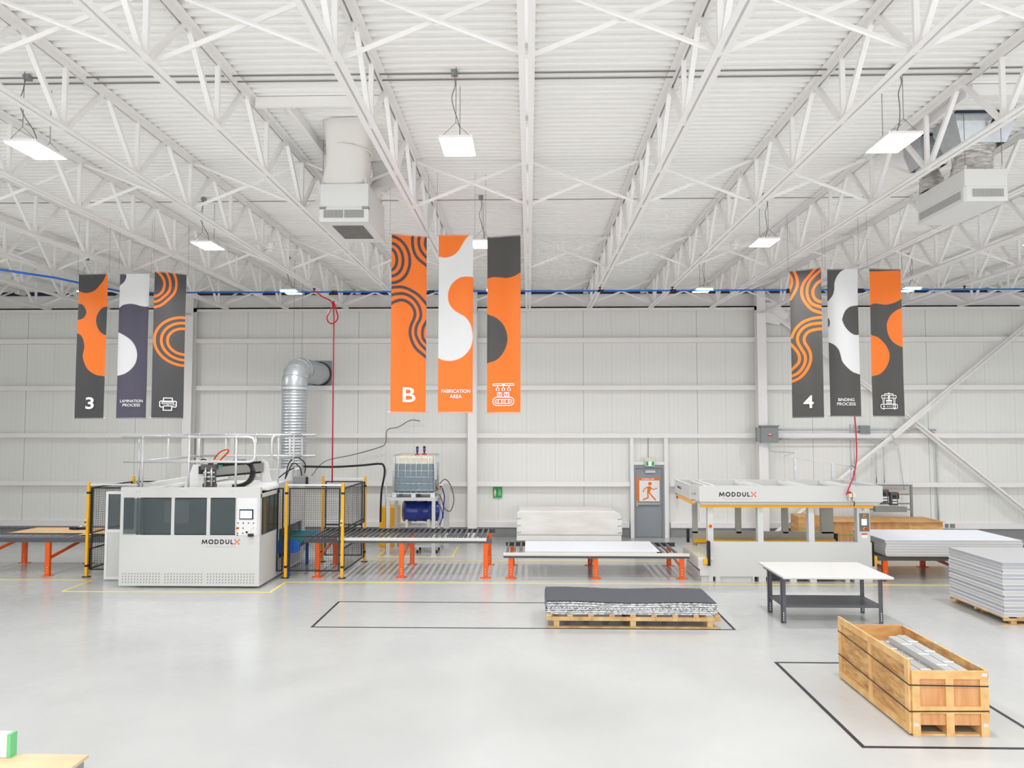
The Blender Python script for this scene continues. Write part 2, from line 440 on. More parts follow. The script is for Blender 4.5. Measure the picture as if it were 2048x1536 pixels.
# cross bridging
br = {}
ROWN = {21.95: 'the row next to the back wall', 16.85: 'the second row from the back wall', 11.92: 'the third row from the back wall', 7.0: 'the row nearest the camera'}
for Y in (21.95, 16.85, 11.92, 7.0):
    b0 = None
    for k in range(-8, 8):
        x = k * SP - 0.02
        lim = Y * 0.82 + 1.5
        if abs(x + 0.9) > lim: continue
        if b0 is None:
            m = MB()
            m.bar((0.03, 0.06, 7.17), (SP - 0.03, 0.06, 7.88), 0.004, 0.05).bar((0.03, 0.085, 7.17), (SP - 0.03, 0.085, 7.88), 0.05, 0.004)
            m.bar((0.03, 0.0, 7.88), (SP - 0.03, 0.0, 7.17), 0.004, 0.05).bar((0.03, -0.025, 7.88), (SP - 0.03, -0.025, 7.17), 0.05, 0.004)
            b0 = m.build('cross_bridging', M_STEEL, label='crossed bars between roof joists, in ' + ROWN[Y], cat='brace', group='bridging in ' + ROWN[Y], origin=(0, 0, 7.17)); o = b0
        else:
            o = b0.copy(); COL.objects.link(o)
        o.location = (x, Y, 7.17)

# ---------------- high-bay lights ----------------
def lamp():
    root = thing('high_bay_light', None, 'ceiling light', (0, 0, 7.0))
    h = MB().box(-0.205, 0.205, -0.31, 0.31, 7.035, 7.07)
    for i in range(5): h.box(-0.18 + i * 0.08, -0.14 + i * 0.08, -0.315, -0.31, 7.04, 7.06)
    h.box(-0.06, 0.06, -0.1, 0.1, 7.07, 7.12)
    h.build('housing', M_FANW, root, bevel=0.004)
    MB().box(-0.195, 0.195, -0.30, 0.30, 7.028, 7.035).build('diffuser', M_LED, root)
    for yy in (-0.26, 0.26):
        c = MB()
        for s_ in (-1, 1): c.tube([(s_ * 0.17, yy, 7.07), (0, yy, 7.24)], 0.003, 5)
        c.tube([(0, yy, 7.24), (0, yy, 7.93)], 0.004, 5)
        c.build('hanging_cable', M_WIRE, root)
    MB().tube(spline([(0.02, 0, 7.12), (0.03, -0.1, 7.25), (-0.02, -0.22, 7.4), (-0.05, -0.26, 7.55), (-0.01, -0.26, 7.7), (-0.03, -0.2, 7.86)], 4), 0.006, 6).build('power_cord', M_WIRE, root)
    j = MB().box(-0.07, 0.01, -0.2, -0.12, 7.87, 7.93); j.build('junction_box', M_GREYBOX, root)
    la = bpy.data.lights.new('lamp_glow', 'AREA'); la.shape = 'RECTANGLE'; la.size = 0.39; la.size_y = 0.6
    la.energy = LAMP_W; la.color = LAMP_COL; la.spread = R(150)
    lo = bpy.data.objects.new('lamp_glow', la); COL.objects.link(lo); lo.parent = root; lo.location = (0, 0, 0.022)
    return root
L0 = lamp(); fst = True
LXS = {-6.2: 'left', -0.88: 'middle', 4.47: 'right', 9.7: 'far right', 15.0: 'outer right', -11.5: 'outer left'}
LYS = {9.07: 'front row, nearest the camera', 14.1: 'second row back', 19.15: 'back row, nearest the wall', 4.0: 'row overhead just before the view', -1.1: 'row behind the camera'}
for Y, rn in LYS.items():
    for X, cn in LXS.items():
        o = L0 if fst else copy_tree(L0); fst = False
        o.location = (X, Y, 7.0)
        o['label'] = 'LED high-bay light, %s one in the %s' % (cn, rn); o['group'] = 'high-bay lights'

# ---------------- banners ----------------
def banner(corners, W, Hh, pos, yaw, base, shapes, label, deco):
    """corners/shapes: outline drawing coordinates of the print; W,Hh metres; pos = centre of the lower hem"""
    (tlx, tly), (trx, try_), (blx, bly), (brx, bry) = corners
    def norm(p):
        x, y = p
        fy = (y - (tly + try_) / 2) / ((bly + bry) / 2 - (tly + try_) / 2)
        xl = tlx + (blx - tlx) * fy; xr = trx + (brx - trx) * fy
        return ((x - xl) / (xr - xl) * W - W / 2, (1 - fy) * Hh)
    root = thing('hanging_banner', label, 'banner', pos, yaw, 'printed banners hanging from the roof')
    nx, nz = 92, 440
    X, Z = np.meshgrid(np.linspace(-W / 2, W / 2, nx), np.linspace(0, Hh, nz))
    px, pz = X.ravel(), Z.ravel()
    colr = np.tile(np.array(lin(base)), (px.size, 1))
    aa = 0.0045
    for kind, col, data, wd in shapes:
        pts = [norm(p) for p in data]
        P = np.array(pts); Q = np.roll(P, -1, 0) if kind == 'fill' else P[1:]
        A = P if kind == 'fill' else P[:-1]
        dmin = np.full(px.size, 1e9); ins = np.zeros(px.size, bool)
        for (ax, az), (bx, bz) in zip(A, Q):
            dx, dz = bx - ax, bz - az; L2 = dx * dx + dz * dz + 1e-12
            t = np.clip(((px - ax) * dx + (pz - az) * dz) / L2, 0, 1)
            dmin = np.minimum(dmin, (px - ax - t * dx) ** 2 + (pz - az - t * dz) ** 2)
            if kind == 'fill' and az != bz:
                c = ((az > pz) != (bz > pz)) & (px < (bx - ax) * (pz - az) / (bz - az) + ax); ins ^= c
        d = np.sqrt(dmin)
        sd = np.where(ins, -d, d) if kind == 'fill' else d - wd / 2
        f = np.clip(0.5 - sd / (2 * aa), 0, 1)[:, None]
        colr = colr * (1 - f) + np.array(lin(col)) * f
    ph = random.random() * 6
    fade = np.clip((pz - 0.35) / 0.5, 0, 1) * np.clip((Hh - pz) / 0.5, 0, 1)
    py = (0.010 * np.sin(px / W * 7 + ph + pz * 0.4) + 0.012 * (np.abs(px) / (W / 2)) ** 6) * fade + 0.006 * np.sin(pz * 2.2 + ph) * fade
    me = bpy.data.meshes.new('printed_cloth')
    vs = np.stack([px, py, pz], 1)
    fs = [(j * nx + i, j * nx + i + 1, (j + 1) * nx + i + 1, (j + 1) * nx + i) for j in range(nz - 1) for i in range(nx - 1)]
    me.from_pydata(vs.tolist(), [], fs)
    at_ = me.color_attributes.new('print', 'FLOAT_COLOR', 'POINT')
    at_.data.foreach_set('color', np.concatenate([colr, np.ones((px.size, 1))], 1).ravel())
    me.polygons.foreach_set('use_smooth', [True] * len(fs)); me.materials.append(M_PRINT)
    o = bpy.data.objects.new('printed_cloth', me); COL.objects.link(o); o.parent = root
    MB().tube([(-W / 2 - 0.04, 0.008, Hh - 0.012), (W / 2 + 0.04, 0.008, Hh - 0.012)], 0.009, 8).build('top_rod', M_PIPE, root, local=True)
    MB().tube([(-W / 2 - 0.04, 0.008, 0.012), (W / 2 + 0.04, 0.008, 0.012)], 0.009, 8).build('bottom_rod', M_PIPE, root, local=True)
    for s_ in (-1, 1):
        MB().tube([(s_ * (W / 2 + 0.03), 0.008, Hh - 0.01), (s_ * (W / 2 + 0.03), 0.008, 7.93 - pos[2])], 0.0022, 5).build('hanging_wire', M_WIRE, root, local=True)
    b = MB(); deco(b)
    b.build('printed_symbol', M_WHITE, root, local=True)
    return root

M_PRINT = bpy.data.materials.new('printed_banner_cloth'); M_PRINT.use_nodes = True
_nt = M_PRINT.node_tree; _b = _nt.nodes['Principled BSDF']; _b.inputs['Roughness'].default_value = 0.5
_vc = _nt.nodes.new('ShaderNodeVertexColor'); _vc.layer_name = 'print'; _nt.links.new(_vc.outputs['Color'], _b.inputs['Base Color'])
_b.inputs['Specular IOR Level'].default_value = 0.35
KO = (238, 118, 36); KC = (70, 69, 70); KV = (80, 76, 92); KG = (76, 74, 72); KW = (216, 217, 217); KL = (74, 68, 76)
def fill(col, pts): return ('fill', col, spline(pts, 6, True), 0)
def line(col, pts, wd=0.05): return ('line', col, spline(pts, 6), wd)
def ell(cx, cy, rx, ry, a0=0, a1=360): return [(cx + rx * math.cos(R(a)), cy + ry * math.sin(R(a))) for a in np.linspace(a0, a1, 40)]
YS = -0.016
def dtext(*rows):
    def f(b):
        for body, x, z, h, wd in rows: b.text(body, x, z, YS, h, wd, bold=0.012 if len(body) > 1 else 0.022 if body == '3' else 0.012)
    return f
def rb(b, x0, x1, z0, z1, r, wd): b.stroke(rrect(x0, x1, z0, z1, r), wd, YS, closed=True)
def icon_printer(b):
    wd = 0.019
    b.stroke([(-0.085, 0.36), (-0.085, 0.425), (0.085, 0.425), (0.085, 0.36)], wd, YS)
    b.stroke([(-0.085, 0.245), (-0.13, 0.235), (-0.155, 0.25), (-0.158, 0.345), (-0.14, 0.36), (0.15, 0.36), (0.165, 0.345), (0.165, 0.25), (0.14, 0.235), (0.10, 0.245), (0.08, 0.262), (-0.07, 0.262), (-0.085, 0.245)], wd, YS)
    rb(b, -0.115, 0.115, 0.305, 0.338, 0.014, wd * 0.8)
    b.stroke([(-0.085, 0.25), (-0.09, 0.17), (0.075, 0.17), (0.078, 0.25)], wd, YS)
    for x in (0, 0.11, 0.14): b.disc(x, 0.284, 0.010, YS - 0.001)
def icon_press(b):
    wd = 0.014
    rb(b, -0.155, 0.155, 0.37, 0.425, 0.012, wd); rb(b, -0.175, 0.18, 0.165, 0.245, 0.014, wd)
    b.stroke([(-0.10, 0.425), (-0.085, 0.455), (0.085, 0.455), (0.10, 0.425)], wd, YS); b.stroke([(-0.02, 0.455), (-0.012, 0.47), (0.012, 0.47), (0.02, 0.455)], wd, YS)
    for x in (-0.115, 0.115):
        b.stroke([(x - 0.013, 0.245), (x - 0.013, 0.34), (x - 0.025, 0.365)], wd * 0.8, YS); b.stroke([(x + 0.013, 0.245), (x + 0.013, 0.34), (x + 0.025, 0.365)], wd * 0.8, YS)
        b.disc(x, 0.157, 0.016, YS - 0.001)
    b.stroke([(0, 0.41), (0, 0.34)], 0.024, YS); b.stroke([(-0.055, 0.32), (0.055, 0.32)], 0.03, YS); rb(b, -0.058, 0.058, 0.262, 0.285, 0.008, wd * 0.8)
    b.disc(0, 0.397, 0.022, YS - 0.001, n=12); rb(b, 0.085, 0.14, 0.18, 0.26, 0.012, wd * 0.8)
    for x in (-0.04, 0, 0.04): b.disc(x, 0.205, 0.007, YS - 0.001, r2=0.014)
    b.disc(-0.11, 0.205, 0.018, YS - 0.001); b.disc(0.112, 0.22, 0.012, YS - 0.001)
    for x in (-0.095, 0.095): b.stroke([(x - 0.012, 0.397), (x + 0.012, 0.397)], 0.008, YS)
def icon_conveyor(b):
    wd = 0.016; k = 0.57 / 1400.0
    T = lambda x, y: ((x - 780) * k, 0.02 + (1480 - y) * k)
    rb(b, *[T(325, 0)[0], T(1230, 0)[0], T(0, 390)[1], T(0, 315)[1]], 0.004, wd)
    b.disc(*T(780, 348), 0.022, YS - 0.001)
    for x in (533, 780, 1023):
        b.stroke([T(x, 395), T(x, 490)], wd, YS)
        cx, cz = T(x, 545); b.stroke(arc(cx, cz, 0.025, -55, 235, 14), wd, YS)
    for x in (615, 918):
        rb(b, T(x - 95, 0)[0], T(x + 95, 0)[0], T(0, 870)[1], T(0, 680)[1], 0.006, wd)
        b.stroke([T(x - 85, 825), T(x + 85, 825)], wd * 0.8, YS); b.stroke([T(x - 22, 690), T(x - 22, 755), T(x + 22, 755), T(x + 22, 690)], wd * 0.8, YS)
    x0, z1 = T(325, 880); x1, z0 = T(1235, 1215); rb(b, x0, x1, z0, z1, (z1 - z0) / 2 * 0.99, wd)
    x0, z1 = T(405, 965); x1, z0 = T(1155, 1135); rb(b, x0, x1, z0, z1, (z1 - z0) / 2 * 0.99, wd * 0.8)
    for x in (492, 780, 1068):
        cx, cz = T(x, 1050); b.stroke(arc(cx, cz, 0.033, 0, 360, 18), wd, YS); b.disc(cx, cz, 0.010, YS - 0.001)

o_ = R
banner([(158, 118), (458, 128), (98, 1436), (402, 1438)], 0.66, 3.06, (-9.21, 15.4, 3.71), R(-6), KC, [
    fill(KO, [(480, 90), (440, 140), (415, 185), (380, 225), (330, 270), (270, 292), (210, 295), (150, 275), (90, 250), (90, 390), (148, 393), (190, 402), (220, 440), (228, 468), (220, 500), (190, 530), (145, 542), (90, 548), (85, 645), (137, 662), (175, 685), (198, 725), (208, 780), (200, 830), (192, 870), (205, 930), (240, 990), (290, 1025), (340, 1045), (400, 1052), (460, 1050), (460, 710), (420, 682), (380, 655), (350, 610), (335, 555), (345, 505), (375, 460), (405, 435), (438, 425), (500, 415)])],
    'charcoal and orange banner with the number 3, first of the left trio', dtext(('3', 0.02, 0.20, 0.25, 0.19)))
banner([(550, 128), (813, 128), (503, 1434), (768, 1436)], 0.63, 3.05, (-8.32, 15.4, 3.715), 0, KV, [
    fill(KW, [(630, 90), (605, 160), (590, 195), (565, 220), (543, 232), (480, 245), (480, 455), (540, 435), (580, 410), (640, 400), (690, 408), (730, 420), (770, 427), (800, 425), (870, 415), (870, 80)]),
    fill(KW, [(450, 630), (525, 657), (580, 685), (640, 730), (680, 790), (695, 860), (682, 930), (645, 985), (590, 1030), (520, 1052), (450, 1058)])],
    'violet grey and white banner reading LAMINATION PROCESS', dtext(('LAMINATION', 0.01, 0.335, 0.06, 0.48), ('PROCESS', 0.01, 0.25, 0.06, 0.37)))
banner([(900, 125), (1110, 110), (867, 1434), (1078, 1434)], 0.62, 3.07, (-7.55, 15.4, 3.715), R(37), KC, [
    line(KO, [(890, 100), (930, 135), (958, 190), (960, 250), (940, 310), (900, 345), (860, 355)]),
    line(KO, [(955, 80), (988, 150), (1000, 220), (990, 290), (950, 350), (915, 385), (860, 402)]),
    line(KO, [(1010, 80), (1036, 160), (1040, 230), (1025, 300), (980, 370), (930, 425), (860, 452)]),
    ('line', KO, ell(1090, 735, 112, 118, 80, 280), 0.05), ('line', KO, ell(1090, 735, 152, 169, 80, 280), 0.05), ('line', KO, ell(1090, 735, 196, 219, 80, 280), 0.05)],
    'charcoal banner with orange rings and a printer symbol', icon_printer)
banner([(100, 97), (345, 78), (88, 1446), (341, 1443)], 0.61, 3.05, (-2.05, 12.6, 3.79), R(22), KO, [
    ('line', KL, ell(92, 287, 42, 80, -95, 95), 0.052), ('line', KL, ell(92, 287, 86, 126, -95, 95), 0.052), ('line', KL, ell(92, 287, 134, 178, -95, 95), 0.052),
    line(KL, [(255, 40), (244, 110), (250, 190), (280, 260), (360, 325)], 0.052), line(KL, [(305, 40), (288, 120), (295, 180), (320, 225), (370, 275)], 0.052), line(KL, [(350, 60), (335, 130), (340, 170), (370, 215)], 0.052),
    line(KL, [(70, 508), (120, 497), (180, 493), (240, 515), (290, 550), (345, 615)], 0.052),
    line(KL, [(70, 575), (110, 553), (180, 542), (240, 565), (285, 620), (303, 680), (298, 730), (275, 780), (268, 840), (285, 890), (310, 930), (355, 972)], 0.052),
    line(KL, [(70, 645), (110, 612), (160, 592), (200, 598), (240, 628), (262, 680), (255, 730), (235, 780), (228, 840), (242, 900), (275, 960), (350, 1025)], 0.052),
    line(KL, [(350, 735), (322, 790), (315, 840), (322, 880), (350, 915)], 0.052)],
    'orange banner with dark curved stripes and a letter B', dtext(('B', 0.01, 0.18, 0.25, 0.22)))
banner([(441, 77), (714, 77), (449, 1443), (723, 1441)], 0.59, 3.05, (-1.25, 12.6, 3.79), 0, KO, [
    fill(KW, [(380, 235), (440, 245), (500, 253), (560, 235), (600, 200), (630, 150), (660, 105), (700, 75), (780, 50), (780, 410), (714, 403), (660, 400), (610, 410), (560, 445), (530, 490), (518, 550), (530, 610), (570, 660), (610, 685), (660, 715), (700, 770), (717, 850), (715, 890), (700, 950), (650, 1010), (590, 1040), (530, 1048), (480, 1040), (453, 1028), (380, 1000)])],
    'orange and white banner reading FABRICATION AREA', dtext(('FABRICATION', 0.01, 0.335, 0.062, 0.49), ('AREA', 0.01, 0.245, 0.062, 0.205)))
banner([(818, 85), (1080, 100), (818, 1446), (1085, 1447)], 0.59, 3.03, (-0.43, 12.6, 3.785), R(-14), KO, [
    fill(KG, [(760, 40), (835, 60), (818, 100), (800, 130), (760, 420), (830, 410), (870, 405), (920, 410), (975, 418), (1030, 408), (1078, 380), (1140, 330), (1140, 40)]),
    fill(KG, [(760, 680), (835, 697), (890, 720), (940, 765), (970, 820), (982, 880), (972, 940), (940, 1000), (890, 1045), (832, 1063), (760, 1075)])],
    'orange and dark grey banner with a conveyor and boxes symbol', icon_conveyor)
banner([(70, 80), (298, 95), (92, 1434), (322, 1434)], 0.62, 3.0, (5.58, 15.05, 3.72), R(-38), KG, [
    line(KO, [(85, 50), (118, 130), (130, 200), (120, 260), (80, 345)], 0.055), line(KO, [(60, 100), (83, 150), (86, 210), (60, 290)], 0.055),
    line(KO, [(285, 60), (215, 150), (175, 210), (160, 280), (170, 350), (205, 420), (250, 470), (340, 512)], 0.055),
    line(KO, [(320, 90), (245, 165), (210, 220), (198, 290), (210, 360), (245, 415), (340, 462)], 0.055),
    line(KO, [(330, 185), (270, 230), (242, 290), (250, 350), (280, 388), (340, 412)], 0.055),
    line(KO, [(340, 535), (300, 538), (240, 540), (180, 560), (135, 600), (105, 650), (88, 700)], 0.055),
    line(KO, [(340, 590), (240, 590), (185, 610), (150, 650), (132, 700), (135, 750), (160, 810), (185, 870), (185, 930), (165, 985), (130, 1030), (80, 1055)], 0.055),
    line(KO, [(340, 640), (260, 642), (210, 658), (182, 700), (182, 750), (205, 800), (222, 850), (225, 910), (210, 970), (180, 1030), (140, 1075), (80, 1105)], 0.055),
    line(KO, [(80, 760), (120, 815), (143, 870), (138, 935), (80, 1000)], 0.055)],
    'dark grey banner with orange stripes and the number 4', dtext(('4', 0.02, 0.20, 0.25, 0.20)))
banner([(388, 85), (666, 85), (404, 1420), (678, 1420)], 0.61, 2.98, (6.33, 15.05, 3.745), 0, KG, [
    fill(KW, [(590, 40), (555, 82), (510, 110), (475, 155), (455, 210), (453, 270), (440, 320), (415, 355), (393, 378), (330, 400), (330, 730), (403, 752), (450, 775), (485, 815), (500, 860), (515, 920), (550, 970), (600, 1015), (650, 1035), (678, 1040), (740, 1042), (740, 688), (650, 686), (600, 670), (550, 620), (522, 560), (522, 530), (545, 470), (590, 430), (668, 415), (740, 412), (740, 40)]),
    ('fill', KG, ell(393, 572, 18, 42), 0)],
    'dark grey and white banner reading BINDING PROCESS', dtext(('BINDING', 0.01, 0.31, 0.06, 0.32), ('PROCESS', 0.01, 0.225, 0.06, 0.37)))
banner([(757, 80), (1060, 62), (785, 1420), (1093, 1420)], 0.68, 2.98, (7.18, 15.05, 3.745), R(8), KG, [
    fill(KO, [(700, 104), (757, 100), (900, 92), (1060, 82), (1110, 78), (1110, 310), (1062, 345), (1000, 380), (920, 400), (850, 396), (800, 393), (700, 405)]),
    fill(KO, [(1130, 415), (1068, 430), (1010, 455), (960, 500), (930, 560), (926, 610), (938, 670), (970, 725), (1020, 765), (1073, 786), (1130, 792)]),
    fill(KO, [(720, 675), (785, 686), (840, 705), (895, 750), (935, 805), (952, 865), (940, 930), (905, 990), (850, 1035), (788, 1052), (720, 1058)])],
    'dark grey and orange banner with a press machine symbol', icon_press)

# ---------------- roller conveyors ----------------
def conveyor(name, label, x0, x1, ztop, y0, y1, legs, rail_x=None, pitch=0.135, flat=False, up_m=None, solid=None, fh=0.10):
    root = thing(name, label, 'conveyor', ((x0 + x1) / 2, (y0 + y1) / 2, 0))
    for yy, s_ in ((y0, 1), (y1, -1)):
        f = MB().box(x0, x1, min(yy - 0.005 * s_, yy), max(yy - 0.005 * s_, yy), ztop - fh, ztop)
        a, b_ = sorted((yy, yy + 0.045 * s_)); f.box(x0, x1, a, b_, ztop - 0.006, ztop).box(x0, x1, a, b_, ztop - fh, ztop - fh + 0.006)
        f.build('side_frame', M_DGREY, root)
    if rail_x:
        MB().box(rail_x[0], rail_x[1], y0 - 0.03, y0 + 0.03, ztop + 0.002, ztop + 0.02).box(rail_x[0], rail_x[1], y0 - 0.03, y0 - 0.006, ztop - 0.045, ztop + 0.002).build('guide_rail', M_RAILW, root, bevel=0.004)
    r0 = None; x = x0 + 0.07; n = int((x1 - x0 - 0.1) / pitch)
    for i in range(n):
        xx = x0 + 0.08 + i * pitch
        if solid and solid[0] < xx < solid[1]: continue
        if r0 is None:
            r0 = MB().cyl((0, y0 + 0.02, 0), (0, y1 - 0.02, 0), 0.03, 12).cyl((0, y0 - 0.008, 0), (0, y1 + 0.008, 0), 0.008, 6).build('roller', M_ROLLER, root, local=True); o = r0
            for v in r0.data.vertices: v.co.y -= (y0 + y1) / 2
        else: o = r0.copy(); COL.objects.link(o)
        o.location = (xx - root.location.x, 0, ztop - 0.03 if not flat else ztop - 0.012)
    for lx in legs:
        for yy in (y0 + 0.06, y1 - 0.06):
            l = MB().box(lx - 0.055, lx + 0.055, yy - 0.05, yy - 0.042, 0.01, ztop - fh)
            l.box(lx - 0.055, lx - 0.047, yy - 0.042, yy + 0.03, 0.01, ztop - fh).box(lx + 0.047, lx + 0.055, yy - 0.042, yy + 0.03, 0.01, ztop - fh)
            l.box(lx - 0.13, lx + 0.13, yy - 0.06, yy + 0.06, 0, 0.012)
            for zz in (0.09, 0.15, 0.21): l.cyl((lx, yy - 0.052, zz), (lx, yy - 0.049, zz), 0.011, 8, 1)
            l.build('leg', [M_ORANGE, M_PIPE], root)
        zt, zb = ztop - 0.22, ztop * 0.46
        MB().bar((lx, y0 + 0.1, zb), (lx, y1 - 0.1, zt), 0.035, 0.07).build('diagonal_brace', M_ORANGE, root)
    return root
CY0, CY1 = 17.58, 19.33
conveyor('roller_conveyor', 'long roller conveyor carrying flat cardboard left of the fenced machine', -16.4, -9.6, 0.90, CY0, CY1, (-13.1, -11.42), pitch=0.16)
conveyor('roller_conveyor', 'roller conveyor on orange legs leading out of the fence, left of the low conveyor', -5.30, -0.87, 0.91, CY0, CY1, (-4.98, -3.0, -1.02), rail_x=(-4.5, -1.0))
conveyor('roller_conveyor', 'low roller conveyor carrying one white panel, left of the press', -0.60, 3.72, 0.575, CY0, CY1, (-0.43, 1.55, 3.55), rail_x=(-0.60, 3.72), pitch=0.16)
conveyor('roller_conveyor', 'roller conveyor under the stack of panels right of the press', 8.02, 12.6, 0.55, CY0, CY1, (8.22, 9.93, 12.2), pitch=0.16)

# cardboard and tool on the left conveyor
for i, (x0, x1, y0, y1, z, rz, lab) in enumerate(((-12.9, -10.55, 18.35, 19.3, 0.902, 0, 'flat cardboard sheet under the black hand tool on the left conveyor'),
                                         (-10.95, -9.75, 18.0, 19.25, 0.910, 0, 'flat cardboard sheet on the left conveyor, partly behind the fence mesh'))):
    MB().prismz([(x0 + 0.0, y0), (x1, y0), (x1, y1), (x0 + 0.1, y1)], z, z + 0.006).build('cardboard_sheet', M_CARD, label=lab, cat='cardboard')
t = thing('hand_tool', 'black and silver hand tool lying on the cardboard sheet', 'tool', (-11.35, 18.9, 0.909))
MB().tube([(-11.72, 18.92, 0.94), (-11.48, 18.85, 0.945)], 0.03, 10).build('handle', M_BLACK, t)
MB().tube([(-11.46, 18.86, 0.945), (-11.18, 18.96, 0.94)], 0.028, 10).build('grip', M_BLACK, t)
MB().tube([(-11.50, 18.9, 0.95), (-11.42, 18.9, 0.99), (-11.36, 18.96, 0.95)], 0.035, 10).build('head', M_ALU, t)

# white panel on the low conveyor
p = thing('white_panel', 'white panel lying on the low roller conveyor', 'panel', (1.47, 18.45, 0.576))
MB().box(-0.10, 3.06, 17.68, 19.22, 0.577, 0.62).build('board', M_PANELT, p, bevel=0.004)
MB().box(2.98, 3.065, 17.672, 17.70, 0.58, 0.61).build('corner_block', M_BLACK, p)

# ---------------- panels stacked on the right conveyor ----------------
pz = 0.552
ORD = ['bottom', 'second from the bottom', 'third from the bottom', 'fourth from the bottom', 'second from the top', 'top']
MB().box(8.24, 11.35, 17.52, 19.25, pz, pz + 0.018).build('board', M_PINE, label='thin wooden board under the panel stack right of the press', cat='board'); pz += 0.019
for i in range(6):
    j = random.uniform(-0.02, 0.02)
    p = thing('insulated_panel', 'grey-edged white panel, %s in the stack on the right conveyor' % ORD[i], 'panel', (9.8, 18.4, pz), group='panels on the right conveyor')
    MB().box(8.20 + j, 11.30 + j, 17.5, 19.22, pz + 0.006, pz + 0.05).build('core', M_PANEL, p)
    MB().box(8.20 + j, 11.30 + j, 17.497, 19.223, pz, pz + 0.006).box(8.195 + j, 11.305 + j, 17.495, 19.225, pz + 0.05, pz + 0.06).build('skin', M_PANELT, p)
    pz += 0.061

# ---------------- palletised stack at the right edge ----------------
def pallet(x0, x1, y0, y1, label, along='x', nslat=9, hz=1.0):
    root = thing('wooden_pallet', label, 'pallet', ((x0 + x1) / 2, (y0 + y1) / 2, 0))
    L = (x1 - x0) if along == 'x' else (y1 - y0)
    def put(a0, a1, b0, b1, z0, z1, nm):      # a along, b across
        z0 *= hz; z1 *= hz
        m = MB().box(a0, a1, b0, b1, z0, z1) if along == 'x' else MB().box(b0, b1, a0, a1, z0, z1)
        m.build(nm, M_PALLET, root, bevel=0.003)
    A0, A1, B0, B1 = (x0, x1, y0, y1) if along == 'x' else (y0, y1, x0, x1)
    for i in range(nslat):
        c = A0 + 0.05 + (A1 - A0 - 0.1) * i / (nslat - 1); put(c - 0.048, c + 0.048, B0, B1, 0.115, 0.135, 'deck_board')
    for b in (B0 + 0.02, (B0 + B1) / 2, B1 - 0.02): put(A0, A1, b - 0.02, b + 0.02, 0.075, 0.114, 'stringer')
    for a in (A0 + 0.18, (A0 + A1) / 2, A1 - 0.18):
        for b in (B0 + 0.045, (B0 + B1) / 2, B1 - 0.045): put(a - 0.05, a + 0.05, b - 0.04, b + 0.04, 0.016, 0.074, 'block')
    for b in (B0 + 0.045, B1 - 0.045): put(A0, A1, b - 0.045, b + 0.045, 0, 0.015, 'bottom_board')
    return root
pallet(8.50, 11.4, 13.75, 15.5, 'wooden pallet under the tall stack of grey panels at the right edge', 'x', 12)
pz = 0.137; N = 15
for i in range(N):
    j = random.uniform(-0.015, 0.015)
    lab = 'bottom' if i == 0 else 'top' if i == N - 1 else None
    nm = {1: 'second', 2: 'third', 3: 'fourth', 4: 'fifth', 5: 'sixth', 6: 'seventh', 7: 'eighth'}
    if lab is None: lab = nm[i] + ' from the bottom' if i < 8 else nm[N - 1 - i] + ' from the top'
    p = thing('insulated_panel', 'grey sandwich panel, %s in the tall right-edge stack' % lab, 'panel', (9.95, 14.6, pz), group='panels in the tall right-edge stack')
    MB().box(8.54 + j, 11.35 + j, 13.8, 15.52, pz + 0.006, pz + 0.056).build('core', M_PANELD if i % 3 else M_PANEL, p)
    MB().box(8.53 + j, 11.36 + j, 13.795, 15.525, pz, pz + 0.006).box(8.53 + j, 11.36 + j, 13.79, 15.53, pz + 0.056, pz + 0.0625).build('skin', M_PANELD if i == N - 1 else M_PANELT, p)
    pz += 0.064

# ---------------- pallet of dark sheets in the middle ----------------
pallet(0.30, 3.36, 13.38, 14.60, 'wooden pallet under the dark sheets inside the black floor rectangle', 'x', 9, 1.72)
N = 14
for i in range(N):
    z0 = 0.2345 + i * 0.0148; nx, ny = 110, 6; x0, x1 = 0.31 + random.uniform(-0.02, 0.02), 3.30 + random.uniform(-0.02, 0.03)
    y0, y1 = 13.42 + random.uniform(-0.02, 0.02), 14.58 + random.uniform(-0.02, 0.02)
    vs = []; ph = i * 0.15
    for zz in (0.0, 0.0135):
        for b in range(ny):
            for a in range(nx):
                fx = a / (nx - 1); e = 0 if 0 < b < ny - 1 else random.uniform(-0.014, 0.014)
                zw = 0.012 * math.sin(fx * 9 + 0.4) * (i / N) + 0.02 * (i / N) * (1 - fx) ** 2
                vs.append((x0 + (x1 - x0) * fx, y0 + (y1 - y0) * b / (ny - 1) + e * (1 if zz else 0.5), z0 + zz + zw))
    M_ = nx * ny; fs = []; mi = []
    m = MB()
    for b in range(ny - 1):
        for a in range(nx - 1):
            q = (b * nx + a, b * nx + a + 1, (b + 1) * nx + a + 1, (b + 1) * nx + a)
            fs.append(tuple(v + M_ for v in q)); fs.append(tuple(reversed(q)))
    side_ = []
    for a in range(nx - 1):
        side_.append((a, a + 1, a + 1 + M_, a + M_)); c = (ny - 1) * nx + a; side_.append((c + 1, c, c + M_, c + 1 + M_))
    for b in range(ny - 1):
        c = b * nx; side_.append((c + nx, c, c + M_, c + nx + M_)); c = b * nx + nx - 1; side_.append((c, c + nx, c + nx + M_, c + M_))
    m.v = vs; m.f = fs + side_; m.mi = [0] * len(fs) + [1 if not (i in (6,) and k % 5 < 2) and i < N - 1 else 0 for k in range(len(side_))]; m.sm = [False] * len(m.f)
    if i == N - 1: lab = 'dark felt sheet lying on top of the sheet stack on the middle pallet'
    elif i == 0: lab = 'foil-edged dark sheet at the bottom of the stack on the middle pallet'
    else: lab = 'foil-edged dark sheet in the middle of the stack on the middle pallet'
    m.build('insulation_sheet', [M_FELT, M_FOIL], label=lab, cat='sheet', group='insulation sheets on the middle pallet' if 0 < i < N - 1 else None)

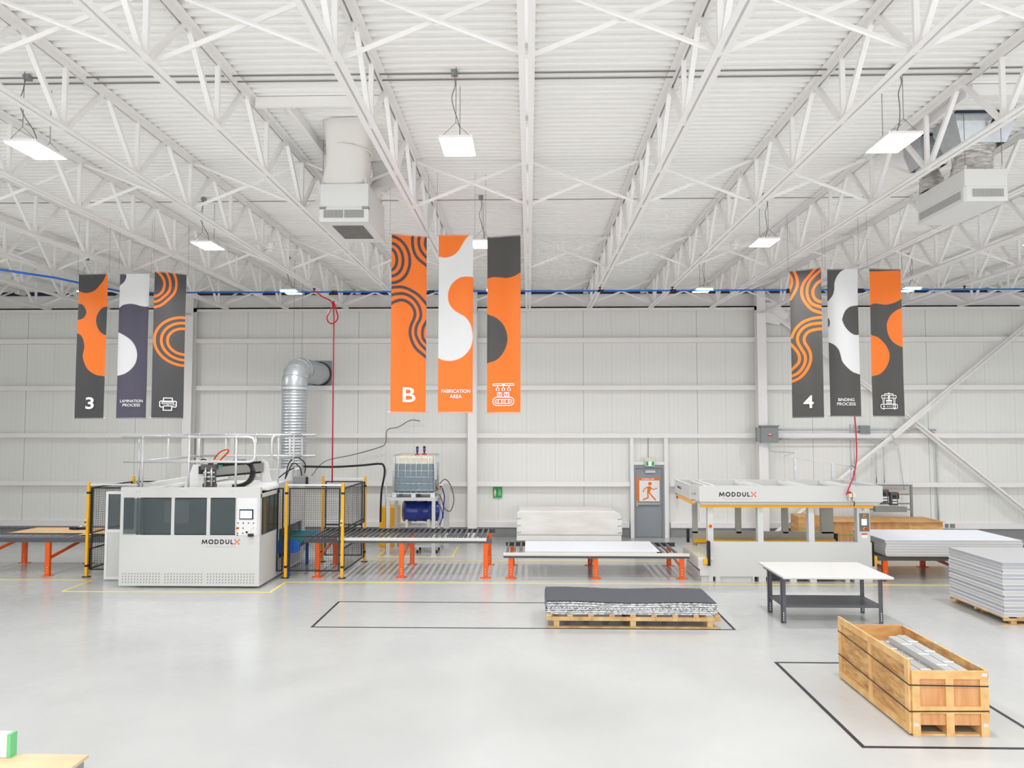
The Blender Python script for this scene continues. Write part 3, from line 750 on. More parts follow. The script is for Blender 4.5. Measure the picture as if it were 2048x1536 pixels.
# ---------------- workbench ----------------
wb = thing('workbench', 'grey metal workbench with a pale top and lower shelf beside the press', 'table', (5.49, 14.2, 0))
MB().box(4.52, 6.47, 13.53, 15.0, 0.84, 0.88).build('table_top', M_TOP, wb, bevel=0.008)
for x, s_ in ((4.57, 1), (6.38, -1)):
    for y in (13.83, 14.58):
        l = MB()
        a, b_ = sorted((x, x + 0.006 * s_)); l.box(a, b_, y - 0.04, y + 0.04, 0, 0.84)
        a, b_ = sorted((x, x + 0.075 * s_)); l.box(a, b_, y - 0.04, y - 0.034, 0, 0.84)
        for z in (0.05, 0.09, 0.13, 0.17): l.box(x + 0.03 * s_ - 0.008, x + 0.03 * s_ + 0.008, y - 0.0415, y - 0.0405, z, z + 0.022, 1)
        l.build('leg', [M_DGREY, M_PIPE], wb)
    MB().box(min(x, x + .04 * s_), max(x, x + .04 * s_), 13.6, 14.85, 0.79, 0.84).build('top_rail', M_DGREY, wb)
MB().box(4.58, 6.37, 13.82, 14.6, 0.30, 0.325).box(4.58, 6.37, 13.80, 13.82, 0.28, 0.325).build('shelf', M_DGREY, wb)
MB().box(4.60, 6.36, 14.60, 14.615, 0.62, 0.76).build('back_stringer', M_CHAR, wb)

# ---------------- open wooden crate ----------------
cr = thing('wooden_crate', 'open plywood crate holding clear-wrapped bars inside the black tape', 'crate', (4.85, 9.9, 0))
CX0, CX1, CYa, CYb = 4.42, 5.30, 8.93, 10.88
def framed(parent, name, x, y0, y1, z0, z1, s_, mids):
    m = MB().box(min(x, x + 0.012 * s_), max(x, x + 0.012 * s_), y0, y1, z0, z1)
    m.build(name, M_PLYD, parent)
    f = MB(); a, b_ = sorted((x, x - 0.02 * s_))
    f.box(a, b_, y0, y1, z0, z0 + 0.09).box(a, b_, y0, y1, z1 - 0.09, z1)
    for c in [y0 + 0.045, y1 - 0.045] + mids: f.box(a, b_, c - 0.045, c + 0.045, z0 + 0.09, z1 - 0.09)
    f.build('cleat_frame', M_PINE, parent)
framed(cr, 'side_panel', CX0, CYa, CYb + 0.02, 0.02, 0.86, 1, [9.92])
framed(cr, 'side_panel', CX1, CYa, CYb, 0.12, 0.74, -1, [9.92])
MB().box(CX0 + 0.012, CX1 - 0.012, CYb - 0.012, CYb, 0.12, 0.75).build('end_panel', M_PLY, cr)
MB().box(CX0 + 0.012, CX1 - 0.012, CYa, CYa + 0.012, 0.12, 0.74).build('end_panel', M_PLYR, cr)
f = MB(); xm = (CX0 + CX1) / 2; ya, yb = CYa - 0.022, CYa
f.box(CX0 + .012, CX1, ya, yb, 0.65, 0.74).box(CX0 + .012, CX0 + 0.10, ya, yb, 0.0, 0.65).box(CX1 - 0.09, CX1, ya, yb, 0.0, 0.65).box(xm - 0.045, xm + 0.045, ya, yb, 0.0, 0.65)
f.box(CX0 + 0.10, xm - 0.045, ya, yb, 0.26, 0.34).box(xm + 0.045, CX1 - 0.09, ya, yb, 0.26, 0.34)
f.build('end_cleats', M_PINE, cr)
MB().box(CX0 + 0.012, CX1 - 0.012, CYa + 0.012, CYb - 0.012, 0.12, 0.14).build('crate_floor', M_PLY, cr)
for x in (CX0 + 0.06, xm, CX1 - 0.05):
    MB().box(x - 0.04, x + 0.04, CYa + 0.005, CYb, 0.02, 0.12).build('runner', M_PINE, cr)
MB().box(CX0 + 0.10, CX1 - 0.09, CYa + 0.002, CYa + 0.08, 0.0, 0.018).build('skid_board', M_PINE, cr)
for z, dz in ((0.58, 0.08), (0.28, 0.06)):
    s_ = MB()
    s_.bar((CX0 - 0.023, CYb + .02, z + dz), (CX0 - 0.023, CYa - 0.024, z), 0.003, 0.014)
    s_.bar((CX0 - 0.024, CYa - 0.025, z), (CX1 + 0.003, CYa - 0.025, z - 0.01 + (0.02 if z < .4 else -0.0)), 0.003, 0.014)
    s_.bar((CX1 + 0.003, CYa - 0.024, z - 0.01), (CX1 + 0.003, CYb, z), 0.003, 0.014)
    s_.build('strap', M_STRAP, cr)
for x, z in ((CX0 + 0.05, 0.13), (CX1 - 0.04, 0.13), (CX1 - 0.04, 0.70)):
    MB().box(x - 0.03, x + 0.03, ya - 0.003, ya, z - 0.018, z + 0.018).build('metal_clip', M_PIPE, cr)
for y in (9.1, 9.55, 10.0, 10.45, 10.8):
    MB().box(CX1 - 0.02, CX1 + 0.022, y, y + 0.06, 0.735, 0.75).build('metal_clip', M_GALV, cr)
# wrapped bars
k = 0
POSN = {0: 'left', 1: 'second', 2: 'third', 3: 'fourth', 4: 'fifth', 5: 'right'}
for lvl, (n, z) in enumerate(((6, 0.145), (6, 0.245), (6, 0.345), (6, 0.445), (5, 0.545), (2, 0.635))):
    for i in range(n):
        ii = i + (0 if n == 6 else 1 if n == 5 else 3)
        x = CX0 + 0.035 + ii * 0.138; yb2 = CYb - 0.05 - (0.35 if lvl == 5 else 0.4 if ii < 2 else 0.22) - random.uniform(0, 0.1)
        ln = CYa + 0.04 + random.uniform(0, 0.02)
        row = ['bottom', 'second', 'third', 'fourth', 'fifth', 'top'][lvl]
        if lvl < 3: continue
        b = thing('wrapped_bar', 'clear-wrapped aluminium bar, %s layer, %s from the tall side of the crate' % (row, ['nearest', 'second', 'third', 'fourth', 'fifth', 'farthest'][ii]), 'bar', (x + 0.065, (ln + yb2) / 2, z), group='wrapped bars in the crate')
        MB().box(x + 0.004, x + 0.126, ln, yb2, z + 0.003, z + 0.09).build('plastic_wrap', M_CLEAR, b, bevel=0.01)
        MB().box(x + 0.02, x + 0.05, ln + 0.01, yb2 - 0.01, z + 0.012, z + 0.075).box(x + 0.08, x + 0.11, ln + 0.01, yb2 - 0.01, z + 0.012, z + 0.075).build('profile', M_ALU, b)
        for q in range(4):
            yy = ln + 0.2 + q * 0.42 + (i % 2) * 0.11
            if yy < yb2: MB().box(x + 0.002, x + 0.128, yy, yy + 0.025, z + 0.088, z + 0.0925).build('tape_strip', M_WHITE, b)
MB().box(CX0 + 0.04, CX1 - 0.04, CYa + 0.03, CYb - 0.25, 0.141, 0.443).build('packing_layer', M_FOAM, label='white packing foam under the wrapped bars in the crate', cat='packing')

# ---------------- floor tape ----------------
def tape(rects, m, name, label, cat='floor tape', z=0.0025):
    b = MB()
    for x0, x1, y0, y1 in rects: b.box(x0, x1, y0, y1, 0.0002, z)
    b.build(name, m, label=label, cat=cat)
w = 0.05
def outline(x0, x1, y0, y1, w=0.05): return [(x0, x1, y0, y0 + w), (x0, x1, y1 - w, y1), (x0, x0 + w, y0 + w, y1 - w), (x1 - w, x1, y0 + w, y1 - w)]
tape(outline(-3.88, 3.62, 13.33, 15.26, 0.045), M_TAPEK, 'tape_rectangle', 'black floor tape rectangle around the middle pallet of dark sheets')
tape(outline(3.70, 5.90, 8.58, 11.58), M_TAPEK, 'tape_rectangle', 'black floor tape rectangle around the open plywood crate')
Y1 = 0.0022
tape([(-16.5, -10.05, 17.17, 17.23)], M_TAPEY, 'tape_line', 'yellow floor line in front of the left conveyor')
tape([(-10.10, -10.04, 16.06, 17.17), (-10.04, -5.58, 16.0, 16.06), (-5.58, -5.52, 16.0, 17.05)], M_TAPEY, 'tape_line', 'yellow floor line around the front of the left machine')
tape([(-5.52, 10.5, 17.05, 17.11)], M_TAPEY, 'tape_line', 'yellow floor line running in front of the conveyors and the press')
tape([(-5.4, 4.0, 19.82, 19.88)], M_TAPEY, 'tape_line', 'yellow floor line behind the conveyors')
tape([(-4.15, -4.09, 20.33, 21.9), (-4.09, -2.12, 20.33, 20.39), (-2.12, -2.06, 20.33, 22.0)], M_TAPEY, 'tape_line', 'yellow floor line around the liquid tank rack')

# ---------------- logo helper ----------------
def logo(b, x0, z0, h, y, wd, mk, mo, mg):
    """six dark letters, an orange four-armed mark, small grey line; x0 left edge, z0 baseline"""
    k = h / 190.0; t = 0.0
    P = lambda x, zz: (x0 + (x - 300) * k, z0 + zz * k)
    S = lambda pts, w_=40: b.stroke([P(*p) for p in pts], w_ * k, y, mk)
    S([(320, 20), (345, 170), (415, 40), (488, 170), (515, 20)])
    S([(672 + 82 * math.cos(a), 95 + 76 * math.sin(a)) for a in np.linspace(0, 2 * math.pi, 25)])
    for xo in (0, 222): S([(838 + xo, 20), (838 + xo, 170), (890 + xo, 170), (940 + xo, 152), (972 + xo, 95), (940 + xo, 38), (890 + xo, 20), (838 + xo, 20)])
    S([(1272, 172), (1272, 80), (1290, 38), (1333, 20), (1375, 38), (1392, 80), (1392, 172)])
    S([(1480, 172), (1480, 20), (1562, 20)])
    cx, cz = P(1722, 95); a = 78 * k
    for sx in (-1, 1):
        for sz in (-1, 1):
            b.stroke([(cx + sx * a, cz + sz * a), (cx + sx * a * 0.5, cz + sz * a * 0.42), (cx + sx * a * 0.30, cz + sz * a * 0.14)], h * 0.15, y, mo)
            b.disc(cx + sx * a, cz + sz * a, h * 0.17, y - 0.002, mo, 12)
    b.stroke([(cx - a * 0.3, cz), (cx + a * 0.3, cz)], h * 0.10, y, mo)
    b.text('NEXT GEN MODULAR INNOVATION', x0 + 180 * k, z0 - h * 0.6, y, h * 0.19, 1160 * k, m=mg, align='L')
    return b

# ---------------- left machine (enclosed cell) ----------------
MX0, MX1, MY0, MY1, MT = -9.05, -5.93, 16.42, 19.60, 2.20
mc = thing('enclosed_cutting_machine', 'large white enclosed machine with tinted windows, control panel and rooftop rails', 'machine', ((MX0 + MX1) / 2, 18.0, 0))
m = MB()
wx = [(-8.98, -7.91), (-7.84, -7.12), (-7.04, -6.48)]
# front wall with window openings
m.box(MX0, MX1, MY0, MY0 + 0.04, 0.04, 1.15).box(MX0, MX1, MY0, MY0 + 0.04, 1.97, MT)
prev = MX0
for a, b_ in wx + [(-6.44, -5.99)]:
    m.box(prev, a, MY0, MY0 + 0.04, 1.15, 1.97); prev = b_
m.box(prev, MX1, MY0, MY0 + 0.04, 1.15, 1.97)
m.build('front_wall', M_MACH, mc, bevel=0.004)
m = MB()                                   # right wall, window and conveyor opening
m.box(MX1 - 0.04, MX1, MY0 + 0.04, 17.70, 0.04, 1.13).box(MX1 - 0.04, MX1, MY0 + 0.04, 17.70, 1.97, 2.05)
m.box(MX1 - 0.04, MX1, MY0 + 0.04, 16.52, 1.13, MT).box(MX1 - 0.04, MX1, 17.62, 17.70, 1.13, MT).box(MX1 - 0.04, MX1, 17.70, MY1, 1.10, MT).box(MX1 - 0.04, MX1, 17.70, MY1, 0.04, 0.42)
m.box(MX1 - 0.04, MX1, 19.5, MY1, 0.42, 1.10)
m.build('side_wall', M_MACH, mc)
MB().box(MX0, MX0 + 0.04, 17.2, MY1, 0.04, MT).box(MX0, MX0 + 0.04, MY0 + .04, 17.2, 2.04, MT).build('side_wall', M_MACH, mc)
MB().box(MX0, MX1, MY1, MY1 + 0.04, 0.04, MT).build('rear_wall', M_MACH, mc)
MB().box(MX0 + 0.04, MX1 - 0.04, MY0 + 0.6, MY1, 2.08, 2.12).build('roof_panel', M_MACH2, mc)
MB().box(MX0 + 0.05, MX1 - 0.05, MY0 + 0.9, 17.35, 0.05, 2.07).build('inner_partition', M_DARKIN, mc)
g = M_GLASS
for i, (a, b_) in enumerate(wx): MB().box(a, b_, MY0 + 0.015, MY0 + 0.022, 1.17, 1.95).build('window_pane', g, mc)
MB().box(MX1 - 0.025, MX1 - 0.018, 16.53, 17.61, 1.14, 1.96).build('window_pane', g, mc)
MB().box(MX0, MX0 + 0.012, MY0 + 0.05, MY0 + 0.06, 0.05, 0.06).box(-8.3, -7.75, 16.9, 16.95, 1.35, 1.85).build('inner_column', M_MGREY, mc)
pm = MB().box(-6.44, -5.99, MY0 - 0.006, MY0 + 0.02, 1.15, 1.97); cp_ = pm.build('control_panel', M_MACH2, mc, bevel=0.003)
b = MB().box(-6.385, -6.075, MY0 - 0.016, MY0 - 0.006, 1.50, 1.72); b.build('screen_bezel', M_GAP, cp_)
MB().box(-6.368, -6.105, MY0 - 0.018, MY0 - 0.016, 1.525, 1.69).build('touch_screen', M_SCREEN, cp_)
for x, z in [(-6.41 + i * 0.115, 1.42) for i in range(4)] + [(-6.30, 1.31), (-6.42, 1.20), (-6.42, 1.155), (-6.30, 1.20)]:
    MB().cyl((x, MY0 - 0.006, z), (x, MY0 - 0.018, z), 0.013, 10).build('push_button', M_BLACK, cp_)
MB().box(-6.235, -6.195, MY0 - 0.02, MY0 - 0.006, 1.20, 1.24).build('socket_cover', M_BLACK, cp_)
MB().box(-6.17, -6.06, MY0 - 0.07, MY0 - 0.006, 1.13, 1.19).build('scanner_holder', M_BLACK, cp_)
MB().cyl((-6.41, MY0 - 0.006, 1.31), (-6.41, MY0 - 0.016, 1.31), 0.03, 16).build('switch_plate', M_YELLOW, cp_)
MB().cyl((-6.42, MY0 - 0.016, 1.31), (-6.42, MY0 - 0.045, 1.31), 0.02, 16).build('emergency_stop', M_REDP, cp_)
MB().cyl((-6.075, MY0 - 0.006, 1.31), (-6.075, MY0 - 0.02, 1.31), 0.013, 10).build('amber_button', M_YELLOW, cp_)
# vent slots at the foot
v = MB()
for r_ in range(4):
    for i in range(44):
        if i in (13, 27): continue
        x = -8.98 + i * 0.0675; z = 0.10 + r_ * 0.062
        v.prism([(x, z), (x + 0.012, z), (x + 0.042, z + 0.038), (x + 0.03, z + 0.038)], MY0 - 0.0015, MY0)
v.build('vent_slots', M_GRATE, mc)
logo(MB(), -7.215, 0.955, 0.105, MY0 - 0.002, 0.67, 0, 1, 2).build('printed_logo', [M_PRINTK, M_PRINTO, M_PRINTG], mc)
b = MB()
for x in (-8.70, -8.62, -7.67, -7.59, -6.63, -6.55): b.cyl((x, MY0, 2.10), (x, MY0 - 0.012, 2.10), 0.013, 8)
b.build('bolt_heads', M_ALU, mc)
# hinged door standing open on the left
d = MB(); dx, dy = -9.78 - MX0, 0.0
def dp(t, z0, z1, t1, th=0.02): d.bar((MX0 + dx * (t + t1) / 2, MY0 + 0.0 + dy * (t + t1) / 2, z0), (MX0 + dx * (t + t1) / 2, MY0 + dy * (t + t1) / 2, z1), math.hypot(dx, dy) * (t1 - t), th * 2, up=(dx, dy, 0))
DW = math.hypot(dx, dy); da = math.atan2(dy, dx)
dr = thing('side_door', None, None, (MX0 - 0.005, 17.15, 0), 0); del_keys = [k_ for k_ in ('label', 'category') if k_ in dr]
dr.parent = mc; dr.location = (MX0 - 0.008 - DW - mc.location.x, 17.15 - mc.location.y, 0)
q = MB().box(0, DW, -0.02, 0.02, 0.03, 0.09).box(0, DW, -0.02, 0.02, 1.98, 2.04).box(0, 0.06, -0.02, 0.02, 0.09, 1.98).box(DW - 0.06, DW, -0.02, 0.02, 0.09, 1.98).box(0.06, DW - 0.06, -0.02, 0.02, 1.10, 1.17)
q.build('door_frame', M_MACH2, dr, local=True)
MB().box(0.06, DW - 0.06, -0.01, 0.01, 0.09, 1.10).build('door_panel', M_MACH, dr, local=True)
MB().box(0.06, DW - 0.06, -0.004, 0.004, 1.17, 1.98).build('door_pane', g, dr, local=True)
MB().box(DW - 0.07, DW - 0.03, -0.06, -0.02, 0.62, 0.92).build('door_handle', M_STRAP, dr, local=True)
# roof rails
def rail(name, posts, z0, runs, parent=mc):
    r_ = MB()
    for x, y in posts: r_.tube([(x, y, z0), (x, y, 3.33)], 0.026, 8)
    for run in runs: r_.tube(run, 0.03, 8)
    for x, y in posts: r_.sphere((x, y, 3.31), 0.043, 8).sphere((x, y, 2.76), 0.043, 8)
    r_.build(name, M_PIPE, parent)
ZR, ZM = 3.31, 2.76
rail('guard_rail', [(-8.62, 16.5), (-7.58, 16.5), (-6.52, 16.5)], 2.2,
     [[(-9.1, 16.5, ZR), (-6.25, 16.5, ZR), (-6.14, 16.5, ZR - 0.03), (-6.10, 16.5, ZR - 0.14), (-6.10, 16.5, ZM + 0.1), (-6.13, 16.5, ZM + 0.03), (-6.22, 16.5, ZM), (-9.05, 16.5, ZM)]])
rail('guard_rail', [(-8.78, 16.65), (-8.74, 17.9), (-8.70, 19.5)], 2.16, [[(-8.78, 16.5, ZR), (-8.70, 19.6, ZR)], [(-8.78, 16.55, ZM), (-8.70, 19.6, ZM)]])
rail('guard_rail', [(-8.0, 19.55), (-7.2, 19.55), (-6.3, 19.55), (-5.98, 19.55)], 2.16, [[(-8.72, 19.55, ZR), (-5.62, 19.55, ZR)], [(-8.72, 19.55, ZM), (-5.62, 19.55, ZM)]])
rail('guard_rail', [(-6.05, 17.9), (-6.0, 18.9)], 2.16,
     [[(-5.98, 19.5, ZR), (-6.08, 17.75, ZR), (-6.09, 17.62, ZR - 0.03), (-6.09, 17.55, ZR - 0.12), (-6.09, 17.55, ZM + 0.12), (-6.09, 17.62, ZM + 0.03), (-6.08, 17.75, ZM), (-5.98, 19.5, ZM)]])
# white beams and gantry on the roof
MB().bar((-8.6, 17.0, 2.22), (-8.35, 19.5, 2.26), 0.16, 0.10).bar((-8.25, 17.05, 2.17), (-8.0, 19.5, 2.20), 0.2, 0.06).build('roof_beam', M_MACH2, mc)
MB().box(-6.95, -5.98, 19.2, 19.5, 2.12, 2.42).build('roof_box', M_MACH, mc)
ga = thing('gantry', None, None, (-7.4, 17.6, 2.12)); ga.parent = mc; ga.location = (-7.4 - mc.location.x, 17.6 - mc.location.y, 2.12)
MB().prism([(-8.05, 2.12), (-7.46, 2.12), (-7.66, 2.62), (-7.84, 2.66)], 17.30, 17.33).build('end_plate', M_MACH2, ga)
MB().prism([(-6.80, 2.12), (-6.55, 2.12), (-6.66, 2.62), (-6.80, 2.70)], 18.92, 18.95).build('end_plate', M_MACH2, ga)
MB().bar((-7.75, 17.42, 2.46), (-6.80, 18.9, 2.50), 0.14, 0.26).build('cross_beam', M_ALU, ga)
for za, zb, w_ in ((2.585, 2.635, 0.05), (2.34, 2.38, 0.045)):
    MB().bar((-7.74, 17.33, za), (-6.80, 18.80, zb), 0.05, w_).build('linear_rail', M_BLACK, ga)
MB().bar((-7.74, 17.35, 2.47), (-6.80, 18.81, 2.51), 0.03, 0.10).build('beam_cover', M_MACH2, ga)
h_ = MB().box(-7.56, -7.28, 17.18, 17.32, 2.12, 2.22).box(-7.54, -7.30, 17.20, 17.32, 2.22, 2.56).box(-7.60, -7.26, 17.16, 17.34, 2.54, 2.66)
for zz in (2.26, 2.36, 2.46): h_.box(-7.55, -7.29, 17.185, 17.2, zz, zz + 0.035, 1)
h_.cyl((-7.49, 17.17, 2.16), (-7.49, 17.17, 2.6), 0.028, 10, 1).cyl((-7.35, 17.17, 2.16), (-7.35, 17.17, 2.6), 0.028, 10, 1).sphere((-7.42, 17.24, 2.69), 0.05, 10)
h_.build('spindle_head', [M_TOOL, M_ALU], ga)
MB().box(-7.66, -7.60, 17.18, 17.34, 2.44, 2.62).build('motor', M_BLACK, ga)
MB().box(-7.22, -7.14, 17.24, 17.28, 2.60, 2.65).build('connector', M_TEAL, ga)
ch = MB()
pth = spline([(-7.3, 17.4, 2.66), (-6.95, 17.7, 2.70), (-6.80, 17.75, 2.70), (-6.66, 17.75, 2.62), (-6.60, 17.75, 2.45), (-6.64, 17.7, 2.26), (-6.80, 17.6, 2.15), (-7.0, 17.5, 2.13)], 7)
for i in range(0, len(pth) - 1):
    p0, p1 = Vector(pth[i]), Vector(pth[i + 1]); e = p0 + (p1 - p0) * 0.75
    ch.bar(p0, e, 0.12, 0.075, up=(0.3, 0, 1))
ch.build('cable_chain', M_RUBBER, ga)
def cable(name, pts, r, mt, parent, n=6): return MB().tube(spline(pts, 8), r, n).build(name, mt, parent)
cable('red_cable', [(-7.38, 17.3, 2.66), (-7.32, 17.3, 2.83), (-7.19, 17.3, 2.96), (-7.05, 17.3, 3.0), (-7.02, 17.3, 2.96), (-7.10, 17.3, 2.86), (-7.27, 17.3, 2.70)], 0.016, M_REDP, ga)
cable('yellow_cable', [(-7.42, 17.28, 2.66), (-7.32, 17.28, 2.76), (-7.14, 17.28, 2.88), (-7.03, 17.28, 2.98)], 0.015, M_TAPEY, ga)
cable('black_cable', [(-7.72, 17.3, 2.68), (-7.67, 17.3, 2.75), (-7.57, 17.3, 2.77), (-7.44, 17.3, 2.68)], 0.015, M_RUBBER, ga)
for i, pp in enumerate(([(-6.2, 18.9, 2.2), (-6.1, 18.9, 2.62), (-5.9, 18.9, 2.74), (-5.7, 18.9, 2.6), (-5.7, 18.9, 2.35)], [(-6.15, 18.8, 2.25), (-5.98, 18.8, 2.6), (-5.8, 18.8, 2.5), (-5.75, 18.8, 2.3)], [(-6.35, 18.7, 2.2), (-6.1, 18.7, 2.4), (-5.9, 18.7, 2.5)])):
    cable('loose_cable', pp, 0.014, M_RUBBER, mc)
MB().box(-5.93, -5.62, 18.7, 18.9, 2.08, 2.28).build('valve_block', M_GREYBOX, mc); MB().box(-5.62, -5.56, 18.7, 18.76, 2.04, 2.26).build('solenoid', M_BLACK, mc)

# blue infeed conveyor at the machine
bc = thing('belt_conveyor', 'short blue conveyor with green belts at the side of the left machine', 'conveyor', (-5.75, 18.5, 0))
MB().prism([(-6.1, 0.55), (-5.52, 0.55), (-5.42, 0.62), (-5.42, 0.78), (-5.50, 0.84), (-6.1, 0.84)], 17.66, 17.72).build('side_plate', M_BLUE, bc)
MB().prism([(-6.1, 0.55), (-5.52, 0.55), (-5.42, 0.62), (-5.42, 0.78), (-5.50, 0.84), (-6.1, 0.84)], 19.30, 19.36).build('side_plate', M_BLUE, bc)
MB().box(-6.1, -5.6, 17.72, 19.3, 0.60, 0.78).build('frame', M_BLUE, bc)
for i in range(8):
    yy = 17.85 + i * 0.18
    MB().box(-6.1, -5.48, yy, yy + 0.06, 0.84, 0.852).cyl((-5.5, yy, 0.79), (-5.5, yy + 0.06, 0.79), 0.055, 12).build('belt', M_TEAL, bc)
    MB().cyl((-5.5, yy + 0.07, 0.79), (-5.5, yy + 0.16, 0.79), 0.045, 10).build('pulley_sleeve', M_BLUE, bc)
for yy in (17.75, 19.25): MB().box(-5.75, -5.68, yy - 0.03, yy + 0.03, 0, 0.6).build('leg', M_BLUE, bc)

# ---------------- safety fence ----------------
def fpost(x, y, lab, stop=False):
    r_ = thing('fence_post', lab, 'fence post', (x, y, 0))
    MB().box(x - 0.03, x + 0.03, y - 0.03, y + 0.03, 0.02, 2.22).build('post', M_YELLOW, r_)
    MB().box(x - 0.08, x + 0.08, y - 0.05, y + 0.05, 0, 0.02).build('base_plate', M_BLACK, r_)
    c = MB()
    for z in (0.24, 1.95): c.box(x - 0.034, x + 0.034, y - 0.034, y + 0.034, z, z + 0.05)
    MB().box(x - 0.034, x + 0.034, y - 0.034, y + 0.034, 0.24, 0.29).build('clamp', M_BLACK, r_)
    MB().box(x - 0.034, x + 0.034, y - 0.034, y + 0.034, 1.95, 2.0).build('clamp', M_BLACK, r_)
    if stop:
        MB().box(x - 0.045, x + 0.02, y - 0.06, y - 0.03, 1.22, 1.36).build('switch_box', M_TAPEY, r_)
        MB().cyl((x - 0.02, y - 0.06, 1.29), (x - 0.02, y - 0.085, 1.29), 0.024, 12).build('emergency_stop', M_REDP, r_)
fpost(-10.43, 17.53, 'yellow fence post in front, left of the open machine door', True)
fpost(-10.41, 19.5, 'yellow fence post behind the open machine door', False)
fpost(-5.70, 17.51, 'yellow fence post in front, next to the machine wall')
fpost(-4.37, 17.51, 'yellow fence post in front of the roller conveyor', True)
fpost(-5.42, 19.6, 'yellow fence post behind the blue conveyor, left of the mesh gate')
fpost(-4.31, 19.6, 'yellow fence post at the back right corner of the fence')
def fpanel(p, q, z0, z1, lab, mids=()):
    p = Vector((p[0], p[1], 0)); q = Vector((q[0], q[1], 0)); L = (q - p).length; a = math.atan2(q.y - p.y, q.x - p.x)
    r_ = thing('wire_mesh_fence', lab, 'mesh fence', (p.x, p.y, z0), a)
    H_ = z1 - z0; f = MB().box(0, L, -0.012, 0.012, 0, 0.03).box(0, L, -0.012, 0.012, H_ - 0.03, H_).box(0, 0.03, -0.012, 0.012, 0.03, H_ - 0.03).box(L - 0.03, L, -0.012, 0.012, 0.03, H_ - 0.03)
    for z in mids: f.box(0.03, L - 0.03, -0.012, 0.012, z - z0, z - z0 + 0.03)
    f.build('frame', M_BLACK, r_, local=True)
    w_ = MB(); n = int(L / 0.052)
    for i in range(1, n): w_.box(L * i / n - 0.002, L * i / n + 0.002, -0.003, 0.001, 0.02, H_ - 0.02)
    n = int(H_ / 0.052)
    for i in range(1, n): w_.box(0.02, L - 0.02, 0.001, 0.004, H_ * i / n - 0.002, H_ * i / n + 0.002)
    w_.build('wire_mesh', M_BLACK, r_, local=True)
    return r_
fpanel((-10.36, 17.56), (-9.15, 17.56), 0.16, 2.1, 'black wire mesh panel facing the camera left of the machine', (0.98,))
fpanel((-10.42, 17.60), (-10.42, 19.44), 0.16, 0.66, 'low black mesh panel beside the left conveyor under the rollers')
fpanel((-10.42, 17.60), (-10.42, 19.44), 1.0, 2.1, 'upper black mesh panel running back over the left conveyor')
fpanel((-10.34, 19.52), (-9.15, 19.52), 0.16, 2.1, 'black mesh panel behind the machine on its left', ())
fpanel((-5.92, 17.51), (-5.77, 17.51), 0.16, 2.1, 'narrow black mesh panel between the machine wall and a yellow post')
fpanel((-5.64, 17.51), (-4.43, 17.51), 0.16, 2.1, 'black mesh panel facing the camera over the blue conveyor', (0.95,))
fpanel((-4.36, 17.60), (-4.31, 19.54), 0.14, 0.70, 'low black mesh panel running back under the roller conveyor')
fpanel((-4.36, 17.60), (-4.31, 19.54), 1.04, 2.1, 'upper black mesh panel running back over the roller conveyor', (1.12,))
fpanel((-5.36, 19.6), (-4.37, 19.6), 0.16, 2.1, 'black mesh gate at the back of the fence behind the rollers', (0.95,))
for i, (a, b_, lab) in enumerate((((-5.70, 17.51, 2.17), (-4.37, 17.51, 2.17), 'thin steel tie bar along the front fence top over the blue conveyor'), ((-5.42, 19.6, 2.17), (-4.31, 19.6, 2.17), 'thin steel tie bar along the rear fence top over the mesh gate'),
                                  ((-10.43, 17.53, 2.17), (-9.06, 17.53, 2.17), 'thin steel tie bar from the left front fence post to the machine'), ((-10.41, 19.5, 2.17), (-9.06, 19.5, 2.17), 'thin steel tie bar from the rear left fence post to the machine'))):
    MB().box(a[0] + 0.031, b_[0] - 0.031, a[1] - 0.018, a[1] + 0.018, 2.15, 2.185).build('tie_bar', M_PIPE, label=lab, cat='bar')

# ---------------- press machine ----------------
pr_ = thing('panel_press', 'large white press machine on posts with yellow strips and control column', 'machine', (5.9, 18.2, 0))
PX0, PX1, PYa, PYb, ZT = 3.72, 8.04, 17.2, 19.2, 2.19
# top ring beams with chamfered corners
c_ = 0.10
m = MB()
m.prismz([(PX0 + c_ * 1.6, PYa), (PX1 - 0.02, PYa), (PX1 - 0.02, PYa + 0.06), (PX0 + c_ * 1.6, PYa + 0.06)], 1.83, ZT)
m.add([(PX0 + 0.16, PYa, 1.83), (PX1 - 0.1, PYa, 1.83), (PX1 - 0.1, PYa + 0.12, 1.76), (PX0 + 0.2, PYa + 0.12, 1.76)], [(0, 1, 2, 3)])
m.box(PX0 + 0.2, PX1 - 0.1, PYa + 0.06, PYa + 0.2, 1.76, 1.83)
m.build('front_beam', M_MACH, pr_)
MB().prismz([(PX0, PYa + 0.35), (PX0 + 0.16, PYa), (PX0 + 0.22, PYa + 0.04), (PX0 + 0.06, PYa + 0.37), (PX0 + 0.06, PYb), (PX0, PYb)], 1.86, ZT).build('side_beam', M_MACH, pr_)
MB().prism([(PX1 - 0.1, 1.76), (PX1 - 0.02, 1.83), (PX1 - 0.02, ZT), (PX1 - 0.1, ZT)], PYa + 0.06, PYb).build('side_beam', M_MACH, pr_)
MB().box(PX0 + 0.06, PX1 - 0.1, PYb - 0.06, PYb, 1.76, ZT).build('rear_beam', M_MACH, pr_)
MB().box(PX0 + 0.06, PX1 - 0.1, PYa + 0.2, PYb - 0.06, 1.79, 1.83).build('top_platen', M_MACH, pr_)
for x in (4.22, 5.32, 6.42, 7.46):
    MB().bar((x - 0.09, PYa + 0.06, 2.13), (x - 0.09, PYb - 0.06, 2.13), 0.05, 0.07).build('cross_member', M_MACH2, pr_)
    MB().bar((x + 0.09, PYa + 0.06, 2.13), (x + 0.09, PYb - 0.06, 2.13), 0.05, 0.07).build('cross_member', M_MACH2, pr_)
